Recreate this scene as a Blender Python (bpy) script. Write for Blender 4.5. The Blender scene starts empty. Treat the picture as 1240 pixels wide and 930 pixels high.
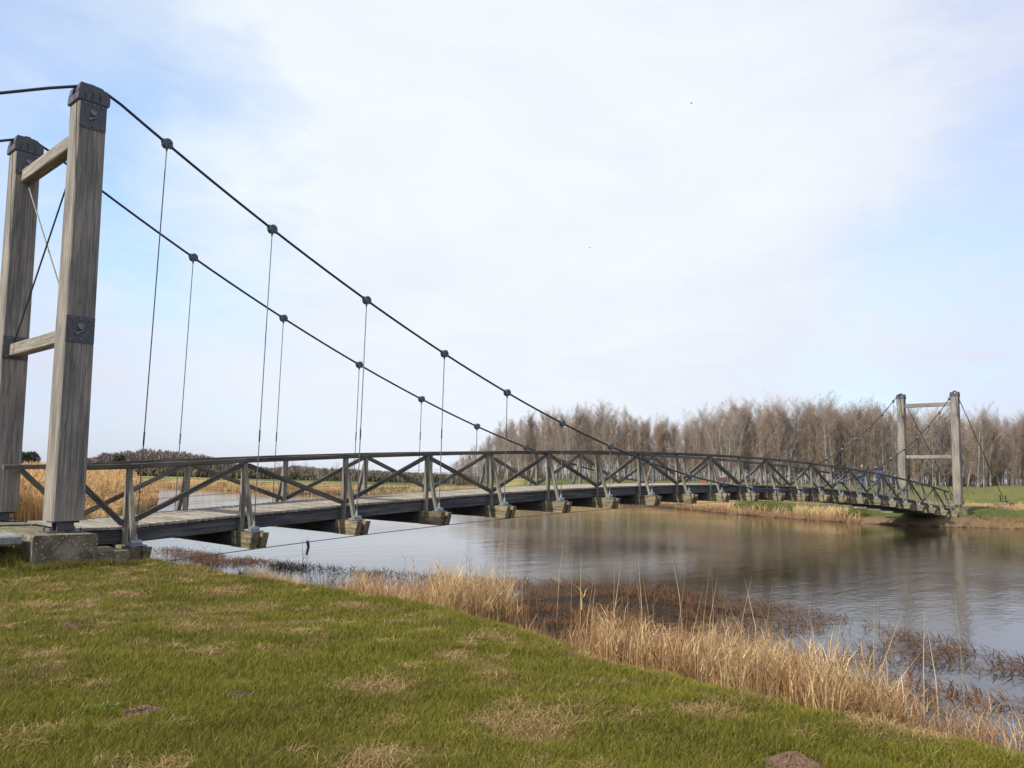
import bpy, bmesh, math, random
import numpy as np
from mathutils import Vector, Matrix
random.seed(7); rng = np.random.default_rng(7)
SC = bpy.context.scene; COL = SC.collection
R = math.radians

# ------------------------------------------------------------------ camera
CAM = Vector((-6.441, -15.535, 1.02))
yaw, pitch, roll = R(42.8005), R(6.842), R(1.4145)
fwd = Vector((math.cos(yaw)*math.cos(pitch), math.sin(yaw)*math.cos(pitch), math.sin(pitch)))
rt = Vector((math.sin(yaw), -math.cos(yaw), 0)); up = rt.cross(fwd)
r2 = rt*math.cos(roll)+up*math.sin(roll); u2 = -rt*math.sin(roll)+up*math.cos(roll)
cd = bpy.data.cameras.new('camera'); cam = bpy.data.objects.new('camera', cd); COL.objects.link(cam)
M4 = Matrix((r2, u2, -fwd)).transposed().to_4x4(); M4.translation = CAM
cam.matrix_world = M4
cd.sensor_width = 36; cd.lens = 979.4/1240*36; cd.clip_start = .1; cd.clip_end = 9000
SC.camera = cam
def ray(px, py=None):
    """direction through a pixel of the 1240x930 photograph (level ray if py is None)"""
    d = fwd + r2*((px-620)/979.4)
    if py is None: d.z = 0; return d
    return d + u2*((465-py)/979.4)

# ------------------------------------------------------------------ light
SUN_AZ, SUN_EL = R(171), R(39)         # sun stands towards -x, a little towards +y
sdir = Vector((math.cos(SUN_AZ)*math.cos(SUN_EL), math.sin(SUN_AZ)*math.cos(SUN_EL), math.sin(SUN_EL)))
ld = bpy.data.lights.new('sun', 'SUN'); ld.energy = 5.0; ld.angle = R(1.5); ld.color = (1, .93, .82)
lo = bpy.data.objects.new('sun', ld); COL.objects.link(lo)
lo.rotation_euler = sdir.to_track_quat('Z', 'Y').to_euler()
SC.view_settings.view_transform = 'Standard'; SC.view_settings.look = 'None'
SC.view_settings.exposure = 0; SC.view_settings.gamma = 1; SC.view_settings.use_curve_mapping = False
SC.render.engine = 'CYCLES'
SC.cycles.max_bounces = 6; SC.cycles.transparent_max_bounces = 8

W = bpy.data.worlds.new('World'); SC.world = W; W.use_nodes = True
nt = W.node_tree; nt.nodes.clear()
def N(nt, t, **k):
    n = nt.nodes.new(t)
    for a, b in k.items():
        if a[0] == 'i' and a[1:].isdigit(): n.inputs[int(a[1:])].default_value = b
        else: setattr(n, a, b)
    return n
def L(nt, a, b): nt.links.new(a, b)
sky = N(nt, 'ShaderNodeTexSky', sky_type='NISHITA', sun_disc=False)
sky.sun_elevation = SUN_EL; sky.sun_rotation = math.atan2(sdir.x, sdir.y) % (2*math.pi)
sky.air_density = 1.0; sky.dust_density = 1.5; sky.ozone_density = 1.2
tc = N(nt, 'ShaderNodeTexCoord')
mp = N(nt, 'ShaderNodeMapping'); mp.inputs['Scale'].default_value = (1.0, 1.0, 2.6)
L(nt, tc.outputs['Generated'], mp.inputs[0])
n1 = N(nt, 'ShaderNodeTexNoise'); n1.inputs['Scale'].default_value = 2.2; n1.inputs['Detail'].default_value = 6
n1.inputs['Roughness'].default_value = .5; n1.inputs['Distortion'].default_value = .5
L(nt, mp.outputs[0], n1.inputs[0])
def math_(op, a, b=None, clamp=False):
    m = nt.nodes.new('ShaderNodeMath'); m.operation = op; m.use_clamp = clamp
    for k, v in ((0, a), (1, b)):
        if v is None: continue
        if isinstance(v, (int, float)): m.inputs[k].default_value = v
        else: L(nt, v, m.inputs[k])
    return m.outputs[0]
def lobe(dvec, c0, c1, lo_=0., hi_=1.):
    v = nt.nodes.new('ShaderNodeVectorMath'); v.operation = 'DOT_PRODUCT'
    nn = nt.nodes.new('ShaderNodeVectorMath'); nn.operation = 'NORMALIZE'
    L(nt, tc.outputs['Generated'], nn.inputs[0]); L(nt, nn.outputs[0], v.inputs[0])
    v.inputs[1].default_value = dvec.normalized()
    m = N(nt, 'ShaderNodeMapRange', interpolation_type='SMOOTHSTEP')
    L(nt, v.outputs['Value'], m.inputs[0])
    m.inputs[1].default_value = math.cos(R(c1)); m.inputs[2].default_value = math.cos(R(c0))
    m.inputs[3].default_value = lo_; m.inputs[4].default_value = hi_
    return m.outputs[0]
# thin overcast: broad white veil with two blue gaps, all torn by noise
n2 = N(nt, 'ShaderNodeTexNoise'); n2.inputs['Scale'].default_value = 9; n2.inputs['Detail'].default_value = 8; n2.inputs['Roughness'].default_value = .55; n2.inputs['Distortion'].default_value = 1.2
L(nt, mp.outputs[0], n2.inputs[0])
veil = math_('ADD', .86, math_('ADD', math_('MULTIPLY', math_('SUBTRACT', n1.outputs['Fac'], .5), 1.0), math_('MULTIPLY', math_('SUBTRACT', n2.outputs['Fac'], .5), .45)))
for (px, py, a, b, amt) in ((30, 60, 3, 19, -.36), (250, 210, 2, 12, -.38), (1180, 190, 3, 15, -.10), (1160, 390, 2, 12, -.12), (830, 190, 2, 8, -.14)):
    veil = math_('ADD', veil, lobe(ray(px, py), a, b, 0, amt))
for (px, py, a, b, amt) in ((640, 120, 5, 30, .55), (250, 245, 1, 6, .25)):
    veil = math_('ADD', veil, lobe(ray(px, py), a, b, 0, amt))
veil = math_('ADD', veil, 0, clamp=True)
bright = math_('ADD', lobe(ray(600, 140), 3, 38), math_('MULTIPLY', math_('ADD', math_('SUBTRACT', n1.outputs['Fac'], .5), math_('MULTIPLY', math_('SUBTRACT', n2.outputs['Fac'], .5), .5)), .9), clamp=True)
cl = N(nt, 'ShaderNodeMix', data_type='RGBA')
L(nt, bright, cl.inputs['Factor'])
cl.inputs['A'].default_value = (6.95, 7.2, 8.9, 1)         # lavender grey veil low down
cl.inputs['B'].default_value = (9.05, 9.7, 10.25, 1)         # bright thin cloud
sk = N(nt, 'ShaderNodeMix', data_type='RGBA', blend_type='MULTIPLY'); sk.inputs['Factor'].default_value = 1
L(nt, sky.outputs[0], sk.inputs['A']); sk.inputs['B'].default_value = (2.2, 2.7, 2.98, 1)
mx = N(nt, 'ShaderNodeMix', data_type='RGBA')
L(nt, veil, mx.inputs['Factor']); L(nt, sk.outputs['Result'], mx.inputs['A']); L(nt, cl.outputs['Result'], mx.inputs['B'])
bg = N(nt, 'ShaderNodeBackground'); bg.inputs['Strength'].default_value = .1
L(nt, mx.outputs['Result'], bg.inputs[0])
wo = N(nt, 'ShaderNodeOutputWorld'); L(nt, bg.outputs[0], wo.inputs[0])

# ------------------------------------------------------------------ helpers
def tag(o, label=None, cat=None, group=None, kind=None):
    if label: o['label'] = label
    if cat: o['category'] = cat
    if group: o['group'] = group
    if kind: o['kind'] = kind
    return o
def empty(name, loc=(0, 0, 0), rz=0):
    o = bpy.data.objects.new(name, None); COL.objects.link(o); o.location = loc; o.rotation_euler[2] = rz
    o.empty_display_size = .2
    return o
def npmesh(name, V, F, mat, parent=None, col=None, lc=None, smooth=False, fs=3):
    """V (n,3), F (m,fs) int array -> mesh object"""
    me = bpy.data.meshes.new(name)
    V = np.asarray(V, np.float32); F = np.asarray(F, np.int32)
    me.vertices.add(len(V)); me.vertices.foreach_set('co', V.ravel())
    me.loops.add(F.size); me.loops.foreach_set('vertex_index', F.ravel())
    me.polygons.add(len(F)); me.polygons.foreach_set('loop_start', np.arange(0, F.size, fs, dtype=np.int32))
    me.polygons.foreach_set('loop_total', np.full(len(F), fs, np.int32))
    if smooth: me.polygons.foreach_set('use_smooth', np.ones(len(F), bool))
    me.update(calc_edges=True)
    if col is not None:
        a = me.attributes.new('tint', 'FLOAT_COLOR', 'POINT')
        c = np.ones((len(V), 4), np.float32); c[:, :3] = col; a.data.foreach_set('color', c.ravel())
    me.materials.append(mat)
    o = bpy.data.objects.new(name, me); COL.objects.link(o)
    if parent: o.parent = parent
    return o
class MB:
    """collects boxes, beams, tubes; build() links them as ONE mesh"""
    def __init__(s): s.v = []; s.f = []; s.lc = []
    def add(s, vs, fs, lc=None):
        b = len(s.v); s.v += [tuple(v) for v in vs]; s.f += [tuple(i+b for i in f) for f in fs]
        s.lc += [tuple(l) for l in (lc if lc is not None else vs)]
    def frustum(s, a, b, w0, h0, w1=None, h1=None, upv=(0, 0, 1), bev=0.):
        """square timber from a to b; w across, h along 'up'; bevelled long edges"""
        a = Vector(a); b = Vector(b); d = (b-a); ln = d.length; d.normalize()
        w1 = w0 if w1 is None else w1; h1 = h0 if h1 is None else h1
        upv = Vector(upv)
        if abs(d.dot(upv)) > .98: upv = Vector((0, 1, 0))
        sx = d.cross(upv).normalized(); uy = sx.cross(d).normalized()
        off = Vector((random.uniform(-50, 50), random.uniform(-50, 50), random.uniform(-50, 50)))
        bev = bev or min(w0, h0)*.07
        vs, lc = [], []
        for (p, w, h, z) in ((a, w0, h0, 0), (b, w1, h1, ln)):
            x, y = w/2, h/2
            for (i, j) in ((x-bev, -y), (x, -y+bev), (x, y-bev), (x-bev, y), (-x+bev, y), (-x, y-bev), (-x, -y+bev), (-x+bev, -y)):
                vs.append(p+sx*i+uy*j); lc.append(off+Vector((i, j, z)))
        fs = [(k, (k+1) % 8, (k+1) % 8+8, k+8) for k in range(8)]
        fs += [tuple(range(7, -1, -1)), tuple(range(8, 16))]
        s.add(vs, fs, lc)
    def box(s, x0, x1, y0, y1, z0, z1, bev=.01):
        dx, dy, dz = x1-x0, y1-y0, z1-z0; cx, cy, cz = (x0+x1)/2, (y0+y1)/2, (z0+z1)/2
        if dx >= dy and dx >= dz: s.frustum((x0, cy, cz), (x1, cy, cz), dy, dz, bev=bev)
        elif dy >= dz: s.frustum((cx, y0, cz), (cx, y1, cz), dx, dz, bev=bev)
        else: s.frustum((cx, cy, z0), (cx, cy, z1), dx, dy, upv=(0, 1, 0), bev=bev)
    def tube(s, pts, r, n=8, r1=None):
        pts = [Vector(p) for p in pts]; m = len(pts); vs = []; lc = []; z = 0
        for k, p in enumerate(pts):
            d = (pts[min(k+1, m-1)]-pts[max(k-1, 0)]).normalized()
            ref = Vector((0, 0, 1)) if abs(d.z) < .95 else Vector((0, 1, 0))
            a = d.cross(ref).normalized(); b = a.cross(d)
            rr = r if r1 is None else r+(r1-r)*k/(m-1)
            if k: z += (p-pts[k-1]).length
            for j in range(n):
                t = 2*math.pi*j/n; vs.append(p+a*math.cos(t)*rr+b*math.sin(t)*rr); lc.append((math.cos(t)*rr, math.sin(t)*rr, z))
        fs = [(k*n+j, k*n+(j+1) % n, (k+1)*n+(j+1) % n, (k+1)*n+j) for k in range(m-1) for j in range(n)]
        fs += [tuple(range(n-1, -1, -1)), tuple((m-1)*n+j for j in range(n))]
        s.add(vs, fs, lc)
    def build(s, name, mat, parent=None, smooth=False):
        me = bpy.data.meshes.new(name); me.from_pydata(s.v, [], s.f); me.update()
        a = me.attributes.new('lc', 'FLOAT_VECTOR', 'POINT')
        a.data.foreach_set('vector', np.array(s.lc, np.float32).ravel())
        me.materials.append(mat)
        if smooth: me.polygons.foreach_set('use_smooth', [True]*len(me.polygons))
        o = bpy.data.objects.new(name, me); COL.objects.link(o)
        if parent: o.parent = parent
        return o
def vnoise(x, y, s=1., seed=0):
    x = np.asarray(x)/s; y = np.asarray(y)/s
    xi = np.floor(x).astype(np.int64); yi = np.floor(y).astype(np.int64)
    fx = x-xi; fy = y-yi; fx = fx*fx*(3-2*fx); fy = fy*fy*(3-2*fy)
    def h(a, b):
        n = (a*374761393+b*668265263+seed*1442695041) & 0x7fffffff
        n = ((n ^ (n >> 13))*1274126177) & 0x7fffffff
        return ((n ^ (n >> 16)) & 0xffff)/65535.
    return (h(xi, yi)*(1-fx)+h(xi+1, yi)*fx)*(1-fy)+(h(xi, yi+1)*(1-fx)+h(xi+1, yi+1)*fx)*fy
def fbm(x, y, s=1., seed=0, o=4):
    r, a, t = 0, 1, 0
    for k in range(o): r = r+a*vnoise(x, y, s/2**k, seed+k*17); t += a; a *= .5
    return r/t
def sstep(a, b, x):
    t = np.clip((x-a)/(b-a), 0, 1); return t*t*(3-2*t)

# ------------------------------------------------------------------ materials
def new_mat(name):
    m = bpy.data.materials.new(name); m.use_nodes = True; t = m.node_tree; t.nodes.clear()
    o = t.nodes.new('ShaderNodeOutputMaterial'); b = t.nodes.new('ShaderNodeBsdfPrincipled')
    t.links.new(b.outputs[0], o.inputs[0]); return m, t, b, o
def ramp(t, src, stops):
    r = t.nodes.new('ShaderNodeValToRGB'); e = r.color_ramp.elements
    while len(e) < len(stops): e.new(.5)
    for k, (p, c) in enumerate(stops): e[k].position = p; e[k].color = (*c, 1)
    t.links.new(src, r.inputs[0]); return r.outputs[0]
def noise(t, vec, scale, detail=5, rough=.6, mapping=None, dist=0):
    if mapping:
        m = t.nodes.new('ShaderNodeMapping'); m.inputs['Scale'].default_value = mapping; t.links.new(vec, m.inputs[0]); vec = m.outputs[0]
    n = t.nodes.new('ShaderNodeTexNoise'); n.inputs['Scale'].default_value = scale; n.inputs['Detail'].default_value = detail
    n.inputs['Roughness'].default_value = rough; n.inputs['Distortion'].default_value = dist
    t.links.new(vec, n.inputs[0]); return n.outputs['Fac']
def mixc(t, f, a, b, blend='MIX'):
    m = t.nodes.new('ShaderNodeMix'); m.data_type = 'RGBA'; m.blend_type = blend
    for nm, v in (('Factor', f), ('A', a), ('B', b)):
        if isinstance(v, (int, float)): m.inputs[nm].default_value = v
        elif isinstance(v, tuple): m.inputs[nm].default_value = (*v, 1)
        else: t.links.new(v, m.inputs[nm])
    return m.outputs['Result']
def bump(t, b, h, strength=.5, dist=.01):
    n = t.nodes.new('ShaderNodeBump'); n.inputs['Strength'].default_value = strength; n.inputs['Distance'].default_value = dist
    t.links.new(h, n.inputs['Height']); t.links.new(n.outputs[0], b.inputs['Normal'])
def wood(name, dark, mid, light, moss=0., mossc=(.10, .11, .045), stripe=26, rough=.85):
    m, t, b, o = new_mat(name)
    a = t.nodes.new('ShaderNodeAttribute'); a.attribute_name = 'lc'; v = a.outputs['Vector']
    g = noise(t, v, 1, 7, .65, (stripe, stripe, 1.1), .3)
    g2 = noise(t, v, 1, 3, .5, (stripe*3.2, stripe*3.2, 2.5))
    big = noise(t, v, 1, 4, .55, (2.2, 2.2, .7))
    c = ramp(t, g, [(.35, dark), (.5, mid), (.65, light)])
    c = mixc(t, ramp(t, big, [(.35, (.55,)*3), (.65, (1.18,)*3)]), (0., 0., 0.), c, 'MULTIPLY') if False else mixc(t, 1., c, ramp(t, big, [(.36, (.72, .74, .77)), (.62, (1.18, 1.15, 1.09))]), 'MULTIPLY')
    c = mixc(t, ramp(t, g2, [(.30, (1,)*3), (.37, (0,)*3)]), c, tuple(x*.45 for x in dark))      # drying cracks
    if moss:
        tc = t.nodes.new('ShaderNodeTexCoord')
        mn = noise(t, tc.outputs['Object'], 3.2, 6, .65)
        c = mixc(t, ramp(t, mn, [(.62-moss*.25, (0,)*3), (.74-moss*.2, (.75,)*3)]), c, mossc)
    t.links.new(c, b.inputs['Base Color']); b.inputs['Roughness'].default_value = rough
    bump(t, b, g, .55, .008)
    return m
M_tower = wood('tower_timber', (.135, .12, .102), (.22, .20, .172), (.33, .305, .265), .12, (.16, .15, .08), 30)
M_rail = wood('rail_timber', (.040, .035, .027), (.098, .086, .066), (.175, .158, .125), .2, (.09, .10, .045))
M_post = wood('post_timber', (.085, .078, .064), (.19, .175, .14), (.31, .29, .235), .15)
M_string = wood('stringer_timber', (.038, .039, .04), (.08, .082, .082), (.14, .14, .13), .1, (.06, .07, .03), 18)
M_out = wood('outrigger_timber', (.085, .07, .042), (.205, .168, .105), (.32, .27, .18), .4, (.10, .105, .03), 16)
M_deck = wood('deck_timber', (.17, .15, .115), (.28, .255, .205), (.37, .34, .28), .1, (.15, .15, .08), 30)
def metal(name, c, rough=.5, met=.6, spot=None):
    m, t, b, o = new_mat(name); tc = t.nodes.new('ShaderNodeTexCoord')
    n = noise(t, tc.outputs['Object'], 14, 6, .7)
    cc = ramp(t, n, [(.3, tuple(x*.6 for x in c)), (.6, c), (.8, spot or tuple(min(1, x*1.5) for x in c))])
    t.links.new(cc, b.inputs['Base Color']); b.inputs['Roughness'].default_value = rough; b.inputs['Metallic'].default_value = met
    bump(t, b, n, .3, .003); return m
M_steel = metal('dark_steel', (.10, .105, .115), .55, .35, (.15, .14, .14))
M_cable = metal('cable_steel', (.035, .042, .05), .6, .3)
M_rod = metal('hanger_steel', (.16, .165, .165), .5, .4)
M_bolt = metal('worn_bolt_steel', (.20, .21, .22), .5, .4, (.42, .42, .42))
M_clamp = metal('clamp_steel', (.12, .14, .16), .5, .35, (.28, .29, .30))
M_galv = metal('galvanised_steel', (.30, .32, .33), .5, .5)
m, t, b, o = new_mat('mossy_concrete'); M_conc = m
tc_ = t.nodes.new('ShaderNodeTexCoord'); v = tc_.outputs['Object']
a1 = noise(t, v, 3, 8, .7); a2 = noise(t, v, 22, 4, .7); a3 = noise(t, v, 1.3, 4, .5); a4 = noise(t, v, 60, 3, .6)
c = ramp(t, a1, [(.38, (.075, .06, .038)), (.5, (.155, .13, .085)), (.62, (.27, .235, .165))])
c = mixc(t, ramp(t, a3, [(.44, (0,)*3), (.56, (.8,)*3)]), c, (.13, .12, .04))
c = mixc(t, ramp(t, a2, [(.60, (0,)*3), (.63, (1,)*3)]), c, (.5, .48, .44))
c = mixc(t, ramp(t, a4, [(.38, (.85,)*3), (.44, (0,)*3)]), c, (.05, .042, .035))
t.links.new(c, b.inputs['Base Color']); b.inputs['Roughness'].default_value = .95; bump(t, b, a1, .8, .04)
m, t, b, o = new_mat('pale_stone'); M_stone = m
v = t.nodes.new('ShaderNodeTexCoord').outputs['Object']; a1 = noise(t, v, 6, 7, .7)
t.links.new(ramp(t, a1, [(.38, (.15, .155, .145)), (.62, (.29, .30, .29))]), b.inputs['Base Color']); b.inputs['Roughness'].default_value = .9; bump(t, b, a1, .6, .02)
def tint_mat(name, transl=0., rough=.9, spec=.2, var=0.):
    m, t, b, o = new_mat(name)
    a = t.nodes.new('ShaderNodeAttribute'); a.attribute_name = 'tint'; c = a.outputs['Color']
    if var:
        v = t.nodes.new('ShaderNodeObjectInfo').outputs['Random']
        c = mixc(t, 1., c, ramp(t, v, [(0., (1-var,)*3), (1., (1+var, 1+var*.9, 1+var*.75))]), 'MULTIPLY')
    t.links.new(c, b.inputs['Base Color']); b.inputs['Roughness'].default_value = rough; b.inputs['Specular IOR Level'].default_value = spec
    if transl:
        tr = t.nodes.new('ShaderNodeBsdfTranslucent'); t.links.new(c, tr.inputs[0])
        ms = t.nodes.new('ShaderNodeMixShader'); ms.inputs[0].default_value = transl
        t.links.new(b.outputs[0], ms.inputs[1]); t.links.new(tr.outputs[0], ms.inputs[2]); t.links.new(ms.outputs[0], o.inputs[0])
    return m
M_grass = tint_mat('grass_blades', .35, .6, .3)
M_straw = tint_mat('straw', .3, .8, .15)
M_tree = tint_mat('bare_wood', 0, .9, .15, .22)
M_twigs = tint_mat('twigs', 0, .9, .1, .2)
def plain(name, c, rough=.85, sc=20, amt=.25):
    m, t, b, o = new_mat(name); v = t.nodes.new('ShaderNodeTexCoord').outputs['Object']; n = noise(t, v, sc, 5, .6)
    t.links.new(ramp(t, n, [(.3, tuple(x*(1-amt) for x in c)), (.7, tuple(x*(1+amt) for x in c))]), b.inputs['Base Color'])
    b.inputs['Roughness'].default_value = rough; return m

# ------------------------------------------------------------------ terrain
NEARB = [(44, 116), (28, 64), (16, 36), (9, 24), (4.2, 14), (2.3, 7), (1.75, 3), (1.6, .5), (1.5, -3), (1.8, -5), (1.85, -7.5), (1.6, -9), (1.3, -10.5), (.95, -11.6), (.8, -12.7), (.85, -14), (.8, -16), (.5, -25), (0, -80)]
FARB = [(80, -80), (72, -50), (60, -15), (52.5, -2.4), (50, -.4), (49.2, 2.5), (49.6, 6.3), (53.5, 14.6), (61, 25), (69, 37), (70, 50), (61, 66), (50, 77), (49, 92), (50, 116)]
RIV = np.array(NEARB+FARB, float); NFB = len(NEARB)
def river_d(x, y):
    """signed distance to the water's edge, positive on land"""
    x = np.asarray(x, float); y = np.asarray(y, float)
    best = np.full(x.shape, 1e9); ins = np.zeros(x.shape, bool)
    for k in range(len(RIV)):
        ax, ay = RIV[k]; bx, by = RIV[(k+1) % len(RIV)]
        dx, dy = bx-ax, by-ay
        tt = np.clip(((x-ax)*dx+(y-ay)*dy)/(dx*dx+dy*dy), 0, 1)
        best = np.minimum(best, (x-ax-tt*dx)**2+(y-ay-tt*dy)**2)
        if ay != by: ins ^= ((ay > y) != (by > y)) & (x < dx*(y-ay)/dy+ax)
    d = np.sqrt(best); return np.where(ins, -d, d)
MATO = np.array([(-20, 6.5), (-16, 6.3), (-13, 6.2), (-12.3, 6.6), (-11.2, 7.2), (-8.9, 8.3), (-5.8, 8.6), (-4, 7.8), (-2, 6.2), (1.3, 4.9), (7.4, 4.1), (12, 4.3)])
def mat_edge(y): return np.interp(y, MATO[:, 0], MATO[:, 1])
DIKE = np.array([(84, -80), (86, -15), (86, 10), (86, 35), (90, 55), (100, 78), (118, 100), (160, 130)], float)
def line_d(P, x, y):
    best = np.full(np.shape(x), 1e9)
    for k in range(len(P)-1):
        ax, ay = P[k]; dx, dy = P[k+1]-P[k]
        tt = np.clip(((x-ax)*dx+(y-ay)*dy)/(dx*dx+dy*dy), 0, 1)
        best = np.minimum(best, (x-ax-tt*dx)**2+(y-ay-tt*dy)**2)
    return np.sqrt(best)
MOUNDS = [(-3.28, -6.76, .11, .035), (-1.74, -13.46, .145, .06), (-3.39, -10.2, .07, .02), (-4.02, -10.12, .11, .008)]
def height(x, y):
    x = np.asarray(x, float); y = np.asarray(y, float)
    d = river_d(x, y)+(fbm(x, y, 2.2, 3, 3)-.5)*.55
    near = x < 20
    land = -1.2+.62*sstep(0, 1.5, d)+.05*sstep(1.5, 7, d)
    far = -1.2+.35*sstep(0, .6, d)+.65*sstep(.3, 6, d)
    h = np.where((x > 30) | (y > 60), far, land)
    h = h+.10*(fbm(x, y, 3.5, 11, 3)-.5)*sstep(.5, 3, d)+.085*(fbm(x, y, .5, 21, 3)-.5)*sstep(.2, 1, d)*(np.hypot(x+5, y+10) < 40)
    # bed, with muddy shallows along the near bank
    bed = -1.2-1.1*sstep(0, 5, -d)
    w = mat_edge(y)
    shallow = np.where((x < w+.8) & (y < 12) & (y > -20), sstep(w+.6, w-1.2, x), 0)
    mud = -1.31+.13*fbm(x, y, .7, 5, 4)+.075*sstep(-4.5, -6, y)*sstep(-10, -8, y)
    bed = bed*(1-shallow)+mud*shallow
    h = np.where(d < 0, bed, h)
    # path embankment on the near side, footing pads
    e = sstep(1.5, .2, np.abs(y-1.25)-1.2)*sstep(-.9, -2.6, x)*(x > -60)
    h = h+.42*e*(d > .2)
    e = sstep(3, .5, np.abs(y-1.25)-1.2)*sstep(51.5, 53.5, x)*(x < 84)
    h = h+.28*e
    dk = line_d(DIKE, x, y); h = np.where(x > 60, h+1.75*sstep(7.5, 2.0, dk), h)
    # far land
    r = np.hypot(x, y); h = h+.25*sstep(90, 200, r)*(fbm(x, y, 60, 9, 3)-.3)
    return h
def axis(segs):
    out = []
    for a, b, s in segs: out += list(np.arange(a, b, s))
    return np.array(out+[segs[-1][1]])
gx = axis([(-4000, -400, 400), (-400, -60, 40), (-60, -14, 3), (-14, 10, .16), (10, 46, 1.2), (46, 58, .35), (58, 100, .9), (100, 240, 8), (240, 1000, 60), (1000, 5000, 500)])
gy = axis([(-4000, -400, 400), (-400, -60, 30), (-60, -18, 2), (-18, 9, .18), (9, 26, .6), (26, 120, 1.6), (120, 300, 10), (300, 1000, 60), (1000, 5000, 500)])
GX, GY = np.meshgrid(gx, gy); GZ = height(GX, GY)
nx, ny = len(gx), len(gy)
V = np.stack([GX.ravel(), GY.ravel(), GZ.ravel()], 1)
ii = np.arange(nx*ny).reshape(ny, nx)
F = np.stack([ii[:-1, :-1].ravel(), ii[:-1, 1:].ravel(), ii[1:, 1:].ravel(), ii[1:, :-1].ravel()], 1)
BARE = [(.0, -10.8, .5), (-2.44, -10.56, .38), (-2.3, -11.9, .5), (-2.4, -7.32, .22), (-1.99, -4.77, .3), (.25, -11.0, .3), (-.3, -9.7, .3), (-.3, -13.7, .6), (-1.2, -12.6, .35), (-4.6, -11.3, .28), (-3.5, -11.9, .3), (-.9, -5.2, .35),
        (-2.9, -8.8, .2), (-1.7, -8.4, .25), (-3.9, -8.0, .2), (-1.3, -10.1, .22), (-3.0, -4.9, .3), (-.2, -7.2, .3), (-1.1, -6.7, .2)]
def bare(x, y):
    s = np.zeros(np.shape(x))
    wx = (fbm(x, y, .35, 41, 3)-.5)*.5; wy = (fbm(x, y, .35, 43, 3)-.5)*.5
    for (bx, by, r) in BARE:
        s = np.maximum(s, sstep(r*1.15, r*.35, np.hypot(x-bx+wx, (y-by+wy))))
    return s
def soilmask(x, y):
    s = np.zeros(np.shape(x))
    for (bx, by, r, hh) in MOUNDS: s = np.maximum(s, sstep(r*1.35, r*.8, np.hypot(x-bx, y-by)))
    return s
def straw_mix(x, y):
    """0 green .. 1 dry"""
    a = fbm(x, y, 1.2, 31, 4); b_ = fbm(x, y, .45, 33, 3)
    s = sstep(.42, .74, a*.5+b_*.5)
    s = np.maximum(s, bare(x, y)*1.1)
    s = np.maximum(s, .55*sstep(-9.0, -14, y)*sstep(-1, -4.5, x)*(.5+fbm(x, y, .8, 35, 3)))
    return np.clip(s, 0, 1)
D = river_d(GX, GY)
sm = straw_mix(GX, GY)[..., None]
G = np.array([.085, .085, .016])*(1-sm)+np.array([.17, .12, .045])*sm
soil = np.array([.075, .055, .035])
col = G.copy()
k = sstep(.9, .2, D+(fbm(GX, GY, 1.2, 4, 3)-.5))[..., None]; col = col*(1-k)+soil*k
k = ((D < 0)*1.)[..., None]; col = col*(1-k)+np.array([.028, .020, .013])*k
farm = (((GX > 30) | (GY > 45)) & (D > 0))
fx = D[farm]; n_ = fbm(GX[farm], GY[farm], 6, 8, 4)
cc = np.array([.19, .13, .075])*np.ones((farm.sum(), 3))
q = sstep(.8, 2.2, fx+(n_-.5)*2)[:, None]; cc = cc*(1-q)+np.array([.085, .105, .025])*q
q = (sstep(5.5, 8, fx+(n_-.5)*4)*sstep(26, 20, fx)*(GY[farm] < 68))[:, None]; cc = cc*(1-q)+np.array([.34, .235, .10])*q
q = sstep(10, 7, line_d(DIKE, GX[farm], GY[farm]))[:, None]; cc = cc*(1-q)+np.array([.120, .125, .045])*q
rr = np.hypot(GX[farm], GY[farm]); q = (sstep(95, 110, rr)*(GX[farm] < 100))[:, None]
ff = sstep(.42, .55, fbm(GX[farm], GY[farm]*2.5, 45, 77, 3))[:, None]
cc = cc*(1-q)+(np.array([.28, .24, .09])*ff+np.array([.09, .115, .03])*(1-ff))*q
q = sstep(240, 330, rr)[:, None]; cc = cc*(1-q)+np.array([.17, .14, .085])*q
col[farm] = cc
m, t, b, o = new_mat('ground_soil_and_turf'); M_ground = m
a = t.nodes.new('ShaderNodeAttribute'); a.attribute_name = 'tint'; v = t.nodes.new('ShaderNodeTexCoord').outputs['Object']
gn = noise(t, v, 9, 8, .7); gn2 = noise(t, v, .8, 5, .6)
c = mixc(t, 1., a.outputs['Color'], ramp(t, gn, [(.3, (.55, .55, .55)), (.7, (1.4, 1.35, 1.25))]), 'MULTIPLY')
c = mixc(t, 1., c, ramp(t, gn2, [(.3, (.82, .82, .82)), (.7, (1.15, 1.15, 1.1))]), 'MULTIPLY')
t.links.new(c, b.inputs['Base Color']); b.inputs['Roughness'].default_value = .95; b.inputs['Specular IOR Level'].default_value = .2; bump(t, b, gn, .8, .05)
ground = tag(npmesh('ground', V, F, M_ground, col=col.reshape(-1, 3), smooth=True, fs=4), kind='structure')

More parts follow.
